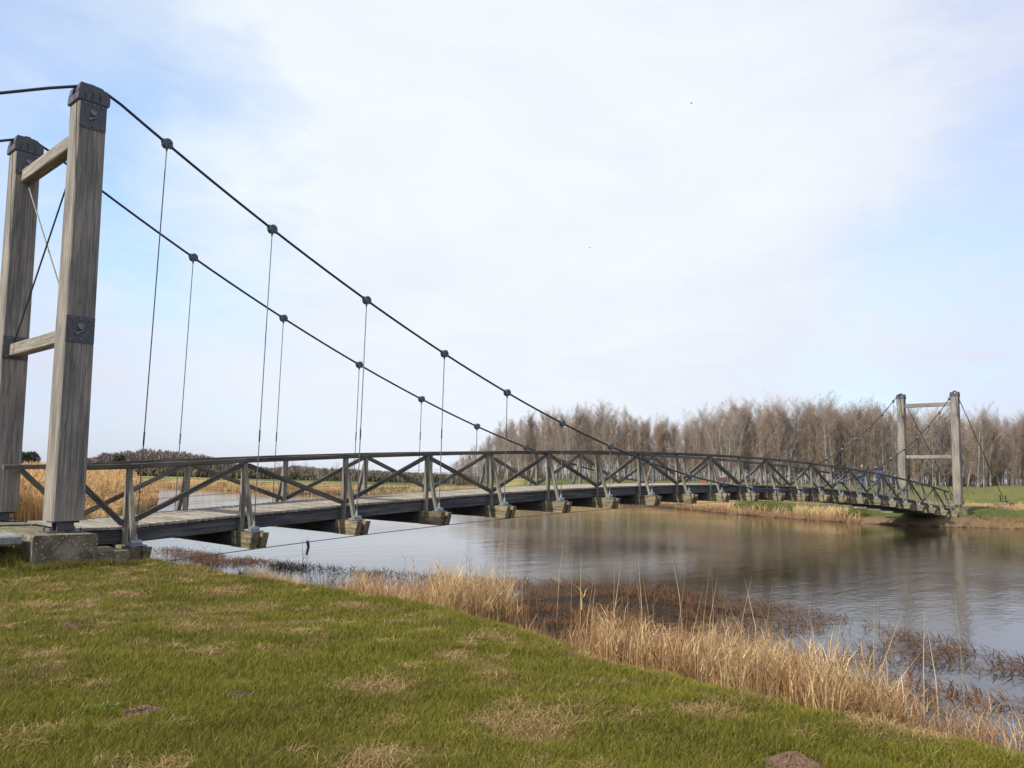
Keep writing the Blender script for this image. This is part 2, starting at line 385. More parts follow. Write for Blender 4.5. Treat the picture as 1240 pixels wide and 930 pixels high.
# river water, one flat sheet cut to the river and a little under the banks
m, t, b, o = new_mat('river_water'); M_water = m
v = t.nodes.new('ShaderNodeTexCoord').outputs['Object']
w1 = noise(t, v, 1, 4, .55, (.55, 1.5, 1)); w2 = noise(t, v, 1, 5, .6, (3.2, 7.5, 1)); w3 = noise(t, v, .06, 3, .5)
rr_ = ramp(t, w3, [(.42, (.25,)*3), (.60, (1,)*3)])
hgt = t.nodes.new('ShaderNodeMath'); hgt.operation = 'MULTIPLY_ADD'; t.links.new(w1, hgt.inputs[0]); hgt.inputs[1].default_value = 1.6
mm = t.nodes.new('ShaderNodeMath'); mm.operation = 'MULTIPLY'; t.links.new(w2, mm.inputs[0]); t.links.new(rr_, mm.inputs[1]); t.links.new(mm.outputs[0], hgt.inputs[2])
b.inputs['Base Color'].default_value = (.042, .031, .019, 1); b.inputs['Roughness'].default_value = .05
b.inputs['IOR'].default_value = 1.36; b.inputs['Specular IOR Level'].default_value = .54
bump(t, b, hgt.outputs[0], .15, .05)
WX, WY = -3., 90.
wv = [(-1, -90, -1.2), (82, -90, -1.2), (82, 118, -1.2), (-1, 118, -1.2)]
river = tag(npmesh('river_water', wv, [[0, 1, 2, 3]], M_water, fs=4), kind='structure')

# ------------------------------------------------------------------ the bridge
S = 2.4; WD = 2.525
DX = [-.044, -.0724, -.0203, .0172]
def bx(i): return (i+(DX[int(i)] if i in (0, 1, 2, 3) else 0))*S
def dz(x):
    i = x/S; return S*(.4651*(1-((i-11)/11)**2)-.0083*(i-11)/11)
def cz(x):
    q = x/S-11; return S*(.386+.0208*q*q+.0071e-3*q**4-.0017*q/11)
bridge = empty('suspension_footbridge', (0, 0, -.5))
tag(bridge, 'arched weathered timber suspension footbridge spanning the river between two pairs of square timber towers', 'bridge')
class PB(MB):
    def build(s, name, mat, parent=bridge, smooth=False):
        o = MB.build(s, name, mat, parent, smooth)
        if parent is bridge: o.location = (0, 0, .5)
        return o
PX = [bx(i) for i in range(23)]
# deck planks
pb = PB(); x = -.98
while x < 53.75:
    z = dz(min(max(x, -.2), 53.))
    z2 = dz(min(max(x+.14, -.2), 53.))
    pb.frustum((x+.07, -.02+random.uniform(-.012, .012), (z+z2)/2-.024), (x+.07, WD+.02+random.uniform(-.012, .012), (z+z2)/2-.024+random.uniform(-.003, .003)), .138, .046, bev=.004)
    x += .146
deck = pb.build('deck_planks', M_deck)
# stringers, polylines of timbers below the planks
xs = [-.95]+PX+[53.7]
for y in (.10, WD/2-.4, WD/2+.4, WD-.10):
    pb = PB()
    for a_, b_ in zip(xs[:-1], xs[1:]):
        pb.frustum((a_+.003, y, dz(max(a_, -.2))-.185), (b_-.003, y, dz(min(b_, 53))-.185), .11, .26)
    pb.build('stringer', M_string)
# cross beams (paired timbers), posts, struts, brackets
YO = .80
outs, posts, struts = [], [], []
for i, x in enumerate(PX):
    zt = dz(x)-.325
    pb = PB()                                   # timbers under the deck, its shade put into their dark colour
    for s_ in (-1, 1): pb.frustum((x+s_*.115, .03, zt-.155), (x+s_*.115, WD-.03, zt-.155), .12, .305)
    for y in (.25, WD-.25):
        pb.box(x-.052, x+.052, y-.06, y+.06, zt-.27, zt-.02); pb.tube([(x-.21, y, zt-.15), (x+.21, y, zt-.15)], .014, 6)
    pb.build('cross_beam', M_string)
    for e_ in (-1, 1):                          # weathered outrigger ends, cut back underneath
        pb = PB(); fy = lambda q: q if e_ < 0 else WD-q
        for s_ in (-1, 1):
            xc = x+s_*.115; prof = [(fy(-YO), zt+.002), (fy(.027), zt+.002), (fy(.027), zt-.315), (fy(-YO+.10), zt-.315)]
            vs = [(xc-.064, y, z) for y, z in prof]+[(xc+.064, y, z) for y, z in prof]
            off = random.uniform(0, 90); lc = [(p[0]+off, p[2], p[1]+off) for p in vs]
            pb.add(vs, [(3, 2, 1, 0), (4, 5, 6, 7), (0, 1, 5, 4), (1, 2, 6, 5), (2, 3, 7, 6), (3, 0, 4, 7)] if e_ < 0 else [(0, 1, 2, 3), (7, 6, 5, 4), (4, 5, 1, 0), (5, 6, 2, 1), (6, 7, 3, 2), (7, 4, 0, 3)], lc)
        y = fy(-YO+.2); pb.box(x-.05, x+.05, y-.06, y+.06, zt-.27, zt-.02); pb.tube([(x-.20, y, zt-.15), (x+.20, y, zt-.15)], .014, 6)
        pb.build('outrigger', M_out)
    for sgn, y0 in ((-1, 0), (1, WD)):
        pb = PB(); pb.frustum((x, y0, zt-.02), (x, y0, dz(x)+1.065), .10, .095); pb.build('post', M_post)
        pb = PB(); pb.frustum((x, y0+sgn*.44, zt+.0), (x, y0+sgn*.045, dz(x)+.84), .085, .085); pb.build('strut', M_post)
        pb = PB()
        pb.frustum((x, y0+sgn*.53, zt+.012), (x, y0+sgn*.53, zt+.03), .30, .26, upv=(0, 1, 0))
        pb.tube([(x-.10, y0+sgn*.51, zt+.06), (x+.10, y0+sgn*.51, zt+.06)], .055, 10)
        pb.tube([(x, y0+sgn*.51, zt+.03), (x, y0+sgn*.51, zt+.22)], .045, 8, .018)
        pb.build('hanger_shoe', M_galv)
        # hanger rod, turnbuckle, clamp
        top = cz(x); bot = zt+.2; yy = y0+sgn*.51
        if top-bot > .12:
            pb = PB(); pb.tube([(x, yy, bot), (x, yy, top-.05)], .0115, 6)
            hb = PB.build(pb, 'hanger', M_rod)
            if top-bot > 2.2:
                pb = PB(); pb.tube([(x, yy, bot+1.62), (x, yy, bot+1.86)], .016, 8); tb = MB.build(pb, 'turnbuckle', M_cable, hb)
        if sgn < 0 or True:
            pb = PB()
            sl = math.atan((cz(x+.1)-cz(x-.1))/.2); zc_ = max(top, zt+.12)
            for k_ in (-1, 1):
                pb.tube([(x, yy+k_*.012, zc_), (x, yy+k_*.058, zc_)], .092, 18)
                for a_ in range(4):
                    t_ = sl+math.pi/4+a_*math.pi/2
                    pb.tube([(x+.052*math.cos(t_), yy+k_*.05, zc_+.052*math.sin(t_)), (x+.052*math.cos(t_), yy+k_*.082, zc_+.052*math.sin(t_))], .018, 6)
            pb.tube([(x-.11*math.cos(sl), yy, zc_-.11*math.sin(sl)), (x+.11*math.cos(sl), yy, zc_+.11*math.sin(sl))], .047, 10)
            pb.tube([(x, yy, zc_-.08), (x, yy, zc_-.155)], .03, 8, .014)
            pb.build('cable_clamp', M_clamp)
# handrails and alternating diagonals
for y0, sg, XR, XS in ((0, -1, -1.5, -1.18), (WD, 1, -1.5, -1.18)):
    pb = PB(); rx = [XR, -.9]+PX+[PX[-1]+.9]
    rz = lambda x: dz(x)+1.154 if x > -.2 else 1.154+.04*x
    for a_, b_ in zip(rx[:-1], rx[1:]):
        pb.frustum((a_+.002, y0, rz(a_)-.047), (b_-.002, y0, rz(b_)-.047), .125, .094)
    pb.build('handrail', M_rail)
    pb = PB(); pb.frustum((XS, y0, 1.0), (PX[0]-.06, y0, .06), .08, .095); pb.build('diagonal_brace', M_rail)
    for i in range(22):
        a_, b_ = PX[i], PX[i+1]
        pb = PB()
        if i % 2 == 0: pb.frustum((a_+.07, y0, dz(a_)+.07), (b_-.08, y0, dz(b_)+1.01), .075, .095)
        else: pb.frustum((a_+.08, y0, dz(a_)+1.01), (b_-.07, y0, dz(b_)+.07), .075, .095)
        pb.build('diagonal_brace', M_rail)
    # stock netting on the inside of the posts
    pb = PB(); yi = y0-sg*.062
    for hgt_ in (.16, .30, .45, .62):
        pb.tube([(x, yi, dz(x)+hgt_) for x in PX], .0026, 4)
    pb.build('fence_wire', M_rod)
    vs, fs = [], []
    x = PX[0]
    while x < PX[-1]:
        z = dz(x); b0 = len(vs)
        for k in range(3):
            tt = k*2.094; vs += [(x+.0014*math.cos(tt), yi+.0014*math.sin(tt), z+.05), (x+.0014*math.cos(tt), yi+.0014*math.sin(tt), z+.62)]
        fs += [(b0, b0+2, b0+3, b0+1), (b0+2, b0+4, b0+5, b0+3), (b0+4, b0, b0+1, b0+5)]
        x += .15
    pb = PB(); pb.add(vs, fs); pb.build('wire_netting', M_rod)
# towers
XB0, XT0, XB1, XT1 = -1.338, -1.53, 54.14, 54.33
ZB, ZT = .17, 7.63
for (xb, xt_, sgx) in ((XB0, XT0, -1), (XB1, XT1, 1)):
    for (yc, sgy) in ((-.469, -1), (WD+.469, 1)):
        pb = PB(); pb.frustum((xb, yc, ZB), (xt_, yc, ZT), .50, .50, .46, .46, upv=(0, 1, 0), bev=.022)
        tw = pb.build('tower_column', M_tower)
        def at(z): f_ = (z-ZB)/(ZT-ZB); return xb+(xt_-xb)*f_
        # steel cap and saddle
        pb = MB(); xc = xt_
        pb.box(xc-.265, xc+.265, yc-.265, yc+.265, ZT-.13, ZT+.02, .012)
        prof = [(-.265, .024), (.265, .024), (.264, .07), (.13, .165), (.06, .178), (-.235, .178), (-.245, .15)]
        if sgx > 0: prof = [(-a_, b_) for a_, b_ in prof[::-1]]
        for k_ in (-1, 1):
            y_a, y_b = yc+k_*.09, yc+k_*.25
            vs = [(xc+a_, y_a, ZT+b_) for a_, b_ in prof]+[(xc+a_, y_b, ZT+b_) for a_, b_ in prof]
            n_p = len(prof)
            fs = [tuple(range(n_p)), tuple(range(2*n_p-1, n_p-1, -1))]+[(q_, q_+n_p, (q_+1) % n_p+n_p, (q_+1) % n_p) for q_ in range(n_p)]
            pb.add(vs, fs)
            for q_ in (-.15, -.03, .1):
                pb.box(xc+q_-.012, xc+q_+.012, yc+k_*.252, yc+k_*.268, ZT-.10, ZT+.06)
        pb.box(xc-.10, xc+.10, yc-.10, yc+.10, ZT+.185, ZT+.235)
        pb.box(xc-.06, xc+.06, yc-.08, yc+.08, ZT+.236, ZT+.262)
        MB.build(pb, 'saddle_cap', M_steel, tw)
        # side plates with bolts (outer and inner faces)
        for (z0, z1) in ((ZT-.62, ZT-.135), (3.20, 3.66)):
            for k_ in (-1, 1):
                pb = MB(); zc_ = (z0+z1)/2; hw = .232+(.25-.232)*(1-zc_/ZT); xm = at(zc_); fy = yc+k_*(hw+.008)
                pb.frustum((at(z0), fy, z0), (at(z1), fy, z1), hw*2-.02, .014, upv=(0, 1, 0), bev=.002)
                MB.build(pb, 'bolt_plate', M_steel, tw); pb = MB()
                for bx_ in (-.15, 0, .15):
                    for bz_ in (z0+.05, z1-.05):
                        pb.tube([(at(bz_)+bx_, fy+k_*.007, bz_), (at(bz_)+bx_, fy+k_*.032, bz_)], .017, 6)
                pb.box(xm-.05, xm+.05, fy-.03 if k_ < 0 else fy, fy if k_ < 0 else fy+.03, zc_+.03, zc_+.10)
                pb.tube([(xm, fy, zc_+.02), (xm, fy+k_*.075, zc_+.02)], .028, 8)
                pb.frustum((xm-.07, fy+k_*.03, zc_-.09), (xm+.06, fy+k_*.03, zc_+.0), .02, .03)
                MB.build(pb, 'plate_bolts', M_bolt, tw)
        # shoe
        pb = MB()
        pb.box(xb-.30, xb+.30, yc-.22, yc+.22, -.028, -.008)
        for k_ in (-.12, .12): pb.box(xb-.13, xb+.13, yc+k_-.02, yc+k_+.02, -.006, ZB+.02)
        for k_ in (-.24, .24):
            for q_ in (-.15, .15): pb.tube([(xb+k_, yc+q_, -.01), (xb+k_, yc+q_, .05)], .017, 6)
        pb.box(xb-.2, xb+.2, yc-.18, yc+.18, ZB-.035, ZB-.004)
        MB.build(pb, 'base_shoe', M_steel, tw)
    # beams between the columns, rods
    for (z, hh, ww) in ((6.98, .26, .22), (3.38, .24, .22)):
        f_ = (z-ZB)/(ZT-ZB); xm = xb+(xt_-xb)*f_
        pb = PB(); pb.frustum((xm, -.469+.236, z), (xm, WD+.469-.236, z), ww, hh); pb.build('tower_crossbeam', M_tower)
    f1, f2 = (6.82-ZB)/(ZT-ZB), (3.53-ZB)/(ZT-ZB); xa, xc_ = xb+(xt_-xb)*f1, xb+(xt_-xb)*f2
    pb = PB(); pb.tube([(xa-.03, -.24, 6.82), (xc_-.03, WD+.24, 3.53)], .016, 6); pb.build('bracing_rod', M_cable)
    pb = PB(); pb.tube([(xa+.03, WD+.24, 6.82), (xc_+.03, -.24, 3.53)], .016, 6); pb.build('bracing_rod', M_rod)
# main cables
for yc in (-.51, WD+.51):
    pts = [(-27.0, yc, -.3), (-15, yc, 2.95), (-8, yc, 5.2), (-3.6, yc, 6.90), (-2.9, yc, 7.22), (-2.2, yc, 7.58), (-1.75, yc, 7.79), (XT0, yc, 7.87), (-1.27, yc, 7.835)]
    pts += [(x, yc, cz(x)) for x in np.linspace(-1.0, 53.9, 120)]+[(54.15, yc, 7.80), (XT1, yc, 7.84), (54.5, yc, 7.80)]
    pts += [(54.8, yc, 7.62), (66.9, yc, .55)]
    pb = PB(); pb.tube(pts, .027, 8); pb.build('main_cable', M_cable)
# lower storm cables under the cross beam ends
for yc in (-.60, WD+.60):
    pb = PB(); pts = [(-.5, yc+(.05 if yc < 0 else -.05), -.62)]+[(x, yc, dz(x)-.655) for x in PX]+[(54, yc, -.7)]
    pb.tube(pts, .0095, 6); pb.build('storm_cable', M_rod)
# concrete work
pb = PB(); pb.box(-1.97, -.985, -1.1, .62, -.85, -.03, .03); pb.build('tower_footing', M_conc)
pb = PB(); pb.box(-2.25, -.985, 1.9, 3.7, -.85, -.028, .03); pb.build('tower_footing', M_conc)
pb = PB(); pb.box(-1.98, -.99, .625, 1.895, -.85, -.06, .02); pb.build('abutment', M_conc)
pb = PB(); pb.box(-.98, -.42, -1.06, -.10, -1.0, -.33, .02); pb.build('footing_step', M_conc)
pb = PB(); pb.box(-.98, -.36, -.09, WD+.5, -1.3, -.33, .02); pb.build('abutment', M_conc)
pb = PB(); pb.box(53.75, 55.1, -1.1, .9, -1.0, -.03, .03); pb.build('tower_footing', M_conc)
pb = PB(); pb.box(53.75, 55.1, 1.6, 3.7, -1.0, -.03, .03); pb.build('tower_footing', M_conc)
pb = PB(); pb.box(53.76, 55.0, .905, 1.595, -1.0, -.06, .02); pb.build('abutment', M_conc)
for yc in (-.51, WD+.51):
    pb = PB(); pb.box(66.4, 68.0, yc-.5, yc+.5, -.9, .34, .05); ab = pb.build('anchor_block', M_conc)
    ab.location = (0, 0, .5)
    pb = MB(); pb.box(66.45, 67.3, yc-.32, yc+.32, .35, .42)
    for q_ in (-.18, .18): pb.tube([(66.9, yc+q_, .40), (66.6, yc+q_, .85)], .04, 8); 
    MB.build(pb, 'anchor_fitting', M_cable, ab)
# loose stone slab and timber edging by the near abutment
pb = MB(); pb.frustum((-3.3, -.68, -.13), (-2.12, -.62, -.10), .75, .16, bev=.03)
tag(pb.build('stone_slab', M_stone), 'pale blue grey stone slab lying beside the near concrete footing', 'stone slab')
pb = MB(); pb.frustum((-4.8, 1.75, .0), (-2.30, 1.78, .03), .2, .14)
tag(pb.build('timber_edging', M_out), 'short weathered timber beam edging the path at the near towers', 'timber edging')
# gravel path
gv = []; gf = []
xs_ = np.arange(-45, -1.97, .5)
for x in xs_:
    for y in (-.15, .6, 1.25, 1.9, 2.65): gv.append((x, y, float(height(np.array([x]), np.array([y]))[0])+.025))
for a_ in range(len(xs_)-1):
    for k in range(4): gf.append((a_*5+k, a_*5+5+k, a_*5+6+k, a_*5+k+1))
m, t, b, o = new_mat('path_gravel'); v = t.nodes.new('ShaderNodeTexCoord').outputs['Object']; a1 = noise(t, v, 30, 6, .7); a2 = noise(t, v, 1.2, 4, .6)
c = ramp(t, a1, [(.3, (.2, .15, .09)), (.7, (.42, .34, .22))]); c = mixc(t, ramp(t, a2, [(.45, (0,)*3), (.65, (.6,)*3)]), c, (.30, .19, .04))
t.links.new(c, b.inputs['Base Color']); b.inputs['Roughness'].default_value = .95; bump(t, b, a1, .7, .02)
tag(npmesh('path', gv, gf, m, fs=4), kind='structure')

# ------------------------------------------------------------------ grass, reeds
def blades(name, P, H, Wd, lean, colr, mat, bend=.5, az=None, tipf=1.15, basef=.6):
    """P (n,3); bent tapering blades as one mesh"""
    n = len(P); az = rng.uniform(0, 2*np.pi, n) if az is None else az
    fa = rng.uniform(0, 2*np.pi, n)
    sx = np.stack([np.cos(fa), np.sin(fa), np.zeros(n)], 1)*Wd[:, None]/2
    ld_ = np.stack([np.cos(az), np.sin(az), np.zeros(n)], 1)
    P = np.asarray(P, float); upz = np.array([0, 0, 1.])
    m1 = P+ld_*(lean*H*.35)[:, None]+upz*(H*.55)[:, None]
    tp = P+ld_*(lean*H*(1+bend*.3))[:, None]+upz*(H*np.sqrt(np.clip(1-.35*lean**2, .15, 1)))[:, None]
    V = np.empty((n, 5, 3)); V[:, 0] = P-sx; V[:, 1] = P+sx; V[:, 2] = m1+sx*.75; V[:, 3] = m1-sx*.75; V[:, 4] = tp
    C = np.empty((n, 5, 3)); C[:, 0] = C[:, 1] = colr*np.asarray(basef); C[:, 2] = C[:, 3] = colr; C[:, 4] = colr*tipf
    b_ = (np.arange(n)*5)[:, None]
    F = np.concatenate([b_+np.array([0, 1, 2]), b_+np.array([0, 2, 3]), b_+np.array([3, 2, 4])])
    return npmesh(name, V.reshape(-1, 3), F, mat, col=np.clip(C.reshape(-1, 3), 0, 1))
# near lawn
n = 1200000
rr = np.exp(rng.uniform(np.log(2.6), np.log(24), n)); th = rng.uniform(R(-4), R(92), n)
x = CAM.x+rr*np.cos(th); y = CAM.y+rr*np.sin(th)
d = river_d(x, y)
ok = (d > .30+1.0*fbm(x, y, .7, 51, 3)) & (y < 9) & (x < 3) & ~((x > -2.3) & (x < -.35) & (y > -1.08) & (y < 3.7)) & ~((x < -1.9) & (y > -.35) & (y < 2.85)) & ~((x > -1) & (x < 3) & (y > .2) & (y < 2.3))
ok &= rng.random(n) > soilmask(x, y)*.97
bm_ = bare(x, y)
x, y, rr, d = x[ok], y[ok], rr[ok], d[ok]; n = len(x)
s = np.clip(straw_mix(x, y)+rng.normal(0, .14, n), 0, 1)
isS = rng.random(n) < (.06+.50*s*s+.12*s)
g1 = np.array([.105, .118, .011]); g2 = np.array([.27, .245, .028]); w_ = np.array([.50, .38, .18]); w2_ = np.array([.27, .165, .065])
u = rng.random((n, 1)); gcol = g1*u+g2*(1-u); gcol = gcol*(1-.35*s[:, None])+np.array([.15, .125, .03])*.35*s[:, None]
dk_ = fbm(x, y, .9, 61, 3)[:, None]; gcol = gcol*(.72+.56*dk_)
u = rng.random((n, 1)); scol = w_*u+w2_*(1-u)
colr = np.where(isS[:, None], scol, gcol)*rng.uniform(.7, 1.3, (n, 1))
tall = fbm(x, y, .4, 71, 4)
H = (.022+.048*tall+.024*rng.random(n))*(1+.5*sstep(2.2, .8, d))*np.where(isS, .85, 1.)
H = H*(1-.45*bare(x, y))
leanw = rng.uniform(.1, .85, n)+np.where(isS, .35, 0); 
az = rng.normal(R(-35), 2.2, n)
P = np.stack([x, y, height(x, y)-.006], 1)
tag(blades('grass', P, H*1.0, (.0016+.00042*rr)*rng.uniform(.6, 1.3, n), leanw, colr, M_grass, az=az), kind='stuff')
fxp = np.concatenate([rng.uniform(-2.2, .1, 2600), rng.normal(-2.05, .12, 1400)]); fyp = np.concatenate([-1.13-np.abs(rng.normal(0, .07, 2600)), rng.uniform(-1.4, -.3, 1400)])
k = ~((fxp > -1.97) & (fyp > -1.1)); fxp, fyp = fxp[k], fyp[k]; n = len(fxp); u = rng.random((n, 1))
tag(blades('footing_grass', np.stack([fxp, fyp, height(fxp, fyp)-.01], 1), rng.uniform(.05, .19, n)*(.5+fbm(fxp, fyp, .25, 5, 2)), rng.uniform(.004, .008, n), rng.uniform(.1, 1., n), g1*u*1.1+np.where(rng.random((n, 1)) < .35, w_, g2)*(1-u), M_grass), kind='stuff')
# tufts of long dry grass lying in the lawn
cx_, cy_ = [], []
TUFT = [(random.uniform(-5.5, 1.2), random.uniform(-14, 2), random.uniform(.04, .13)) for _ in range(170)]
for (bx0, by0, r0) in TUFT:
    m_ = int(60+2500*r0*r0*2); cx_ += list(rng.normal(bx0, r0*.6, m_)); cy_ += list(rng.normal(by0, r0*.45, m_))
for (bx0, by0, r0) in BARE:
    m_ = int(520*r0*r0/.12*random.uniform(.4, 1.2)); cx_ += list(rng.normal(bx0, r0*.5, m_)); cy_ += list(rng.normal(by0, r0*.42, m_))
e_y = rng.uniform(-16, 2.5, 9000); e_c = fbm(e_y, e_y*0, .6, 58, 3); cx_ += list(np.interp(e_y, [q[1] for q in NEARB[::-1]], [q[0] for q in NEARB[::-1]])-.45-np.abs(rng.normal(0, .38, 9000))*e_c*1.7); cy_ += list(e_y)
x = np.array(cx_); y = np.array(cy_); k = river_d(x, y) > .25; x, y = x[k], y[k]; n = len(x)
rr = np.hypot(x-CAM.x, y-CAM.y)
P = np.stack([x, y, height(x, y)-.004], 1); u = rng.random((n, 1))
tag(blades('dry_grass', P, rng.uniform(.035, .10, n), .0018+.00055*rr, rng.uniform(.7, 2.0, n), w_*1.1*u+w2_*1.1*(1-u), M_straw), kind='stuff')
# reed belt along the near bank: (y0, y1, x_in, x_out, count, hmin, hmax, golden share)
belt = [(-7.6, -4.3, -.5, .9, 5200, .3, .85, .6), (-7.5, -6.2, -.1, .9, 2600, .6, 1.12, .9), (-8.9, -7.6, -.45, .4, 700, .12, .4, .15), (-10.3, -8.7, -.6, 1.9, 3300, .22, .62, .2), (-10.9, -8.6, -.6, .3, 1500, .2, .5, .5),
        (-13.2, -10.3, -.8, 1.4, 8600, .36, .86, .5), (-14.3, -13.0, -.5, 1.3, 1300, .2, .7, .3), (-19, -14.2, -.5, 1.5, 1700, .2, .55, .3),
        (-3.9, 4.5, -.5, .9, 1500, .1, .34, .12), (-2.8, 3.8, .1, 2.4, 1500, .08, .34, .05), (-9.8, -5.6, .0, 4.6, 5200, .06, .28, .05), (-4.25, -3.45, -.8, -.25, 1300, .22, .40, .95)]
NB = RIV[4:NFB]
def bank_x(y): return np.interp(y, NB[::-1, 1], NB[::-1, 0])
Ps, Hs, Cs, Ls, Ws = [], [], [], [], []
gold = np.array([.72, .56, .31]); gold2 = np.array([.40, .25, .115]); rust = np.array([.27, .125, .05]); drk = np.array([.07, .045, .03])
belt += [(-12.9, -11.2, -.4, 1.0, 1900, .6, 1.0, .9)]
for (y0, y1, xi, xo, cnt, h0, h1, g) in belt:
    nc = max(14, cnt//95); cy = rng.uniform(y0, y1, nc); cxr = rng.triangular(xi, xi+(xo-xi)*.35, xo, nc)
    idx = rng.integers(0, nc, cnt)
    y = cy[idx]+rng.normal(0, .12, cnt); x = bank_x(y)+cxr[idx]+rng.normal(0, .13, cnt)-.75*(fbm(y, y*0+xi, .9, 57, 3)-.38)
    hcl = rng.uniform(.6, 1.12, nc)[idx]
    H = (h0+(h1-h0)*rng.beta(1.7, 2.1, cnt))*hcl
    short = rng.random(cnt) < .38; H = np.where(short, H*rng.uniform(.3, .6, cnt), H)
    isg = (rng.random(cnt) < g) & ~short
    u = rng.random((cnt, 1)); c1 = (gold*u+gold2*(1-u))*rng.uniform(.75, 1.2, nc)[idx][:, None]; c2 = rust*u+gold2*(1-u)*.8+drk*.1
    c_ = np.where(isg[:, None], c1, c2)
    Ps.append(np.stack([x, y, np.maximum(height(x, y), -1.24)-.01], 1)); Hs.append(H); Cs.append(c_)
    Ls.append(np.where(short, rng.uniform(.3, 1.6, cnt), np.abs(rng.normal(0, .22, cnt)))); Ws.append(rng.uniform(.004, .009, cnt))
Ps, Hs, Cs, Ls, Ws = map(np.concatenate, (Ps, Hs, Cs, Ls, Ws))
# slender stems carry drooping leaves and a plume
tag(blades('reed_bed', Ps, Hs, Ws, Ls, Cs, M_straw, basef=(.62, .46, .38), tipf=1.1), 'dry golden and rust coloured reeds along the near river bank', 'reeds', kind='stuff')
tl = (Hs > .5) & (rng.random(len(Hs)) < .8); Pl = np.repeat(Ps[tl], 3, 0); Hl = np.repeat(Hs[tl], 3); n = len(Pl)
Pl = Pl+np.stack([rng.normal(0, .015, n), rng.normal(0, .015, n), Hl*rng.uniform(.25, .85, n)], 1)
tag(blades('reed_leaves', Pl, rng.uniform(.10, .26, n), rng.uniform(.005, .010, n), rng.uniform(.3, 1.4, n), np.repeat(Cs[tl], 3, 0)*rng.uniform(.8, 1.3, (n, 1)), M_straw, basef=1), kind='stuff')
n = 1500; a_ = rng.uniform(0, 6.283, n); q_ = .30*np.sqrt(rng.random(n)); x = .86+q_*np.cos(a_); y = -3.75+q_*1.2*np.sin(a_); u = rng.random((n, 1))
tag(blades('golden_tuft', np.stack([x, y, height(x, y)-.02], 1), rng.uniform(.25, .50, n), rng.uniform(.004, .009, n), rng.uniform(.1, .9, n), gold*u+gold2*1.1*(1-u), M_straw, az=a_, basef=(.6, .5, .4)), 'low golden grass tuft at the waterline left of the reeds', 'grass tuft')
# some very tall thin stems
n = 75; y = rng.uniform(-13.4, -8.6, n); y[:22] = rng.uniform(-7.4, -5.6, 22); x = bank_x(y)+rng.uniform(.1, 1.8, n)
P = np.stack([x, y, height(x, y)], 1)
tag(blades('tall_reeds', P, rng.uniform(1.0, 1.5, n), rng.uniform(.007, .011, n), np.abs(rng.normal(0, .16, n)), gold*rng.uniform(.6, 1.1, (n, 1)), M_straw), kind='stuff')
# drifting dead stems on the shallows
n = 34000; y = rng.uniform(-18, 8, n); w = mat_edge(y); k0 = bank_x(y)
uu = rng.beta(1.6, 1.1, n); x = k0+.2+(w-k0+.1)*uu
dens = sstep(.40, .60, fbm(x, y, .9, 91, 4)+.10*(uu > .75)-.05*(y > -3)+.16*(y < -5.8)*(y > -10.2)+.05*(y < -12))
k = rng.random(n) < dens*.95+.04; x, y = x[k], y[k]; n = len(x)
ang = rng.uniform(0, np.pi, n); ln = rng.uniform(.05, .34, n)*np.where(rng.random(n) < .1, 1.8, 1); dxy = np.stack([np.cos(ang), np.sin(ang)], 1)*ln[:, None]/2
zz = np.maximum(height(x, y), -1.2)+rng.uniform(.0, .05, n); hw = rng.uniform(.0025, .008, n)
nrm = np.stack([-np.sin(ang), np.cos(ang)], 1)*hw[:, None]
V = np.empty((n, 6, 3)); tz = rng.uniform(-.01, .13, n)*(rng.random(n) < .6)
V[:, 0, :2] = np.stack([x, y], 1)-dxy-nrm; V[:, 1, :2] = np.stack([x, y], 1)-dxy+nrm; V[:, 2, :2] = np.stack([x, y], 1)+nrm; V[:, 3, :2] = np.stack([x, y], 1)-nrm
V[:, 4, :2] = np.stack([x, y], 1)+dxy+nrm*.5; V[:, 5, :2] = np.stack([x, y], 1)+dxy-nrm*.5
V[:, :, 2] = zz[:, None]; V[:, 2:4, 2] += (tz*.6)[:, None]+.008; V[:, 4:, 2] += tz[:, None]
b_ = (np.arange(n)*6)[:, None]; F = np.concatenate([b_+np.array(q_) for q_ in ([0, 1, 2], [0, 2, 3], [3, 2, 4], [3, 4, 5])])
u = rng.random((n, 1)); C = np.repeat((rust*.8*u+drk*.9*(1-u))[:, None], 6, 1)
tag(npmesh('floating_debris', V.reshape(-1, 3), F, M_straw, col=C.reshape(-1, 3)), kind='stuff')

# far bank fringe, reed bed to the left, far reeds
def edge_scatter(poly, n, din, dout):
    seg = np.diff(poly, axis=0); ln = np.hypot(*seg.T); k = rng.choice(len(seg), n, p=ln/ln.sum()); u = rng.random(n)[:, None]
    p = poly[k]+seg[k]*u; nr = np.stack([seg[k, 1], -seg[k, 0]], 1)/ln[k][:, None]
    return p+nr*rng.uniform(din, dout, n)[:, None]
farp = RIV[NFB+1:]
q = edge_scatter(farp, 26000, -.2, 2.2); x, y = q.T; dd = river_d(x, y)
k = (dd > -.15) & ~((np.abs(y-1.3) < 3.0) & (x < 56)); x, y, dd = x[k], y[k], dd[k]; n = len(x)
lo_h = fbm(x, y, 3.0, 23, 3); right = sstep(3, -1, y)
H = (.4+.75*lo_h)*rng.uniform(.6, 1.1, n)*(1-.55*right); u = rng.random((n, 1))
C = (gold*1.15*u+gold2*1.3*(1-u)); C = np.where((dd < .25)[:, None]|(right > rng.random(n))[:, None], (rust*1.2*u+gold2*.9*(1-u)+.03), C)
gr = (fbm(x, y, 4, 29, 2) > .56) & (dd > .6); C = np.where(gr[:, None], np.array([.10, .13, .03])*rng.uniform(.7, 1.3, (n, 1)), C)
P = np.stack([x, y, height(x, y)-.02], 1)
tag(blades('far_bank_grass', P, H, rng.uniform(.02, .04, n), rng.uniform(.1, .9, n), C, M_straw, basef=.7), kind='stuff')
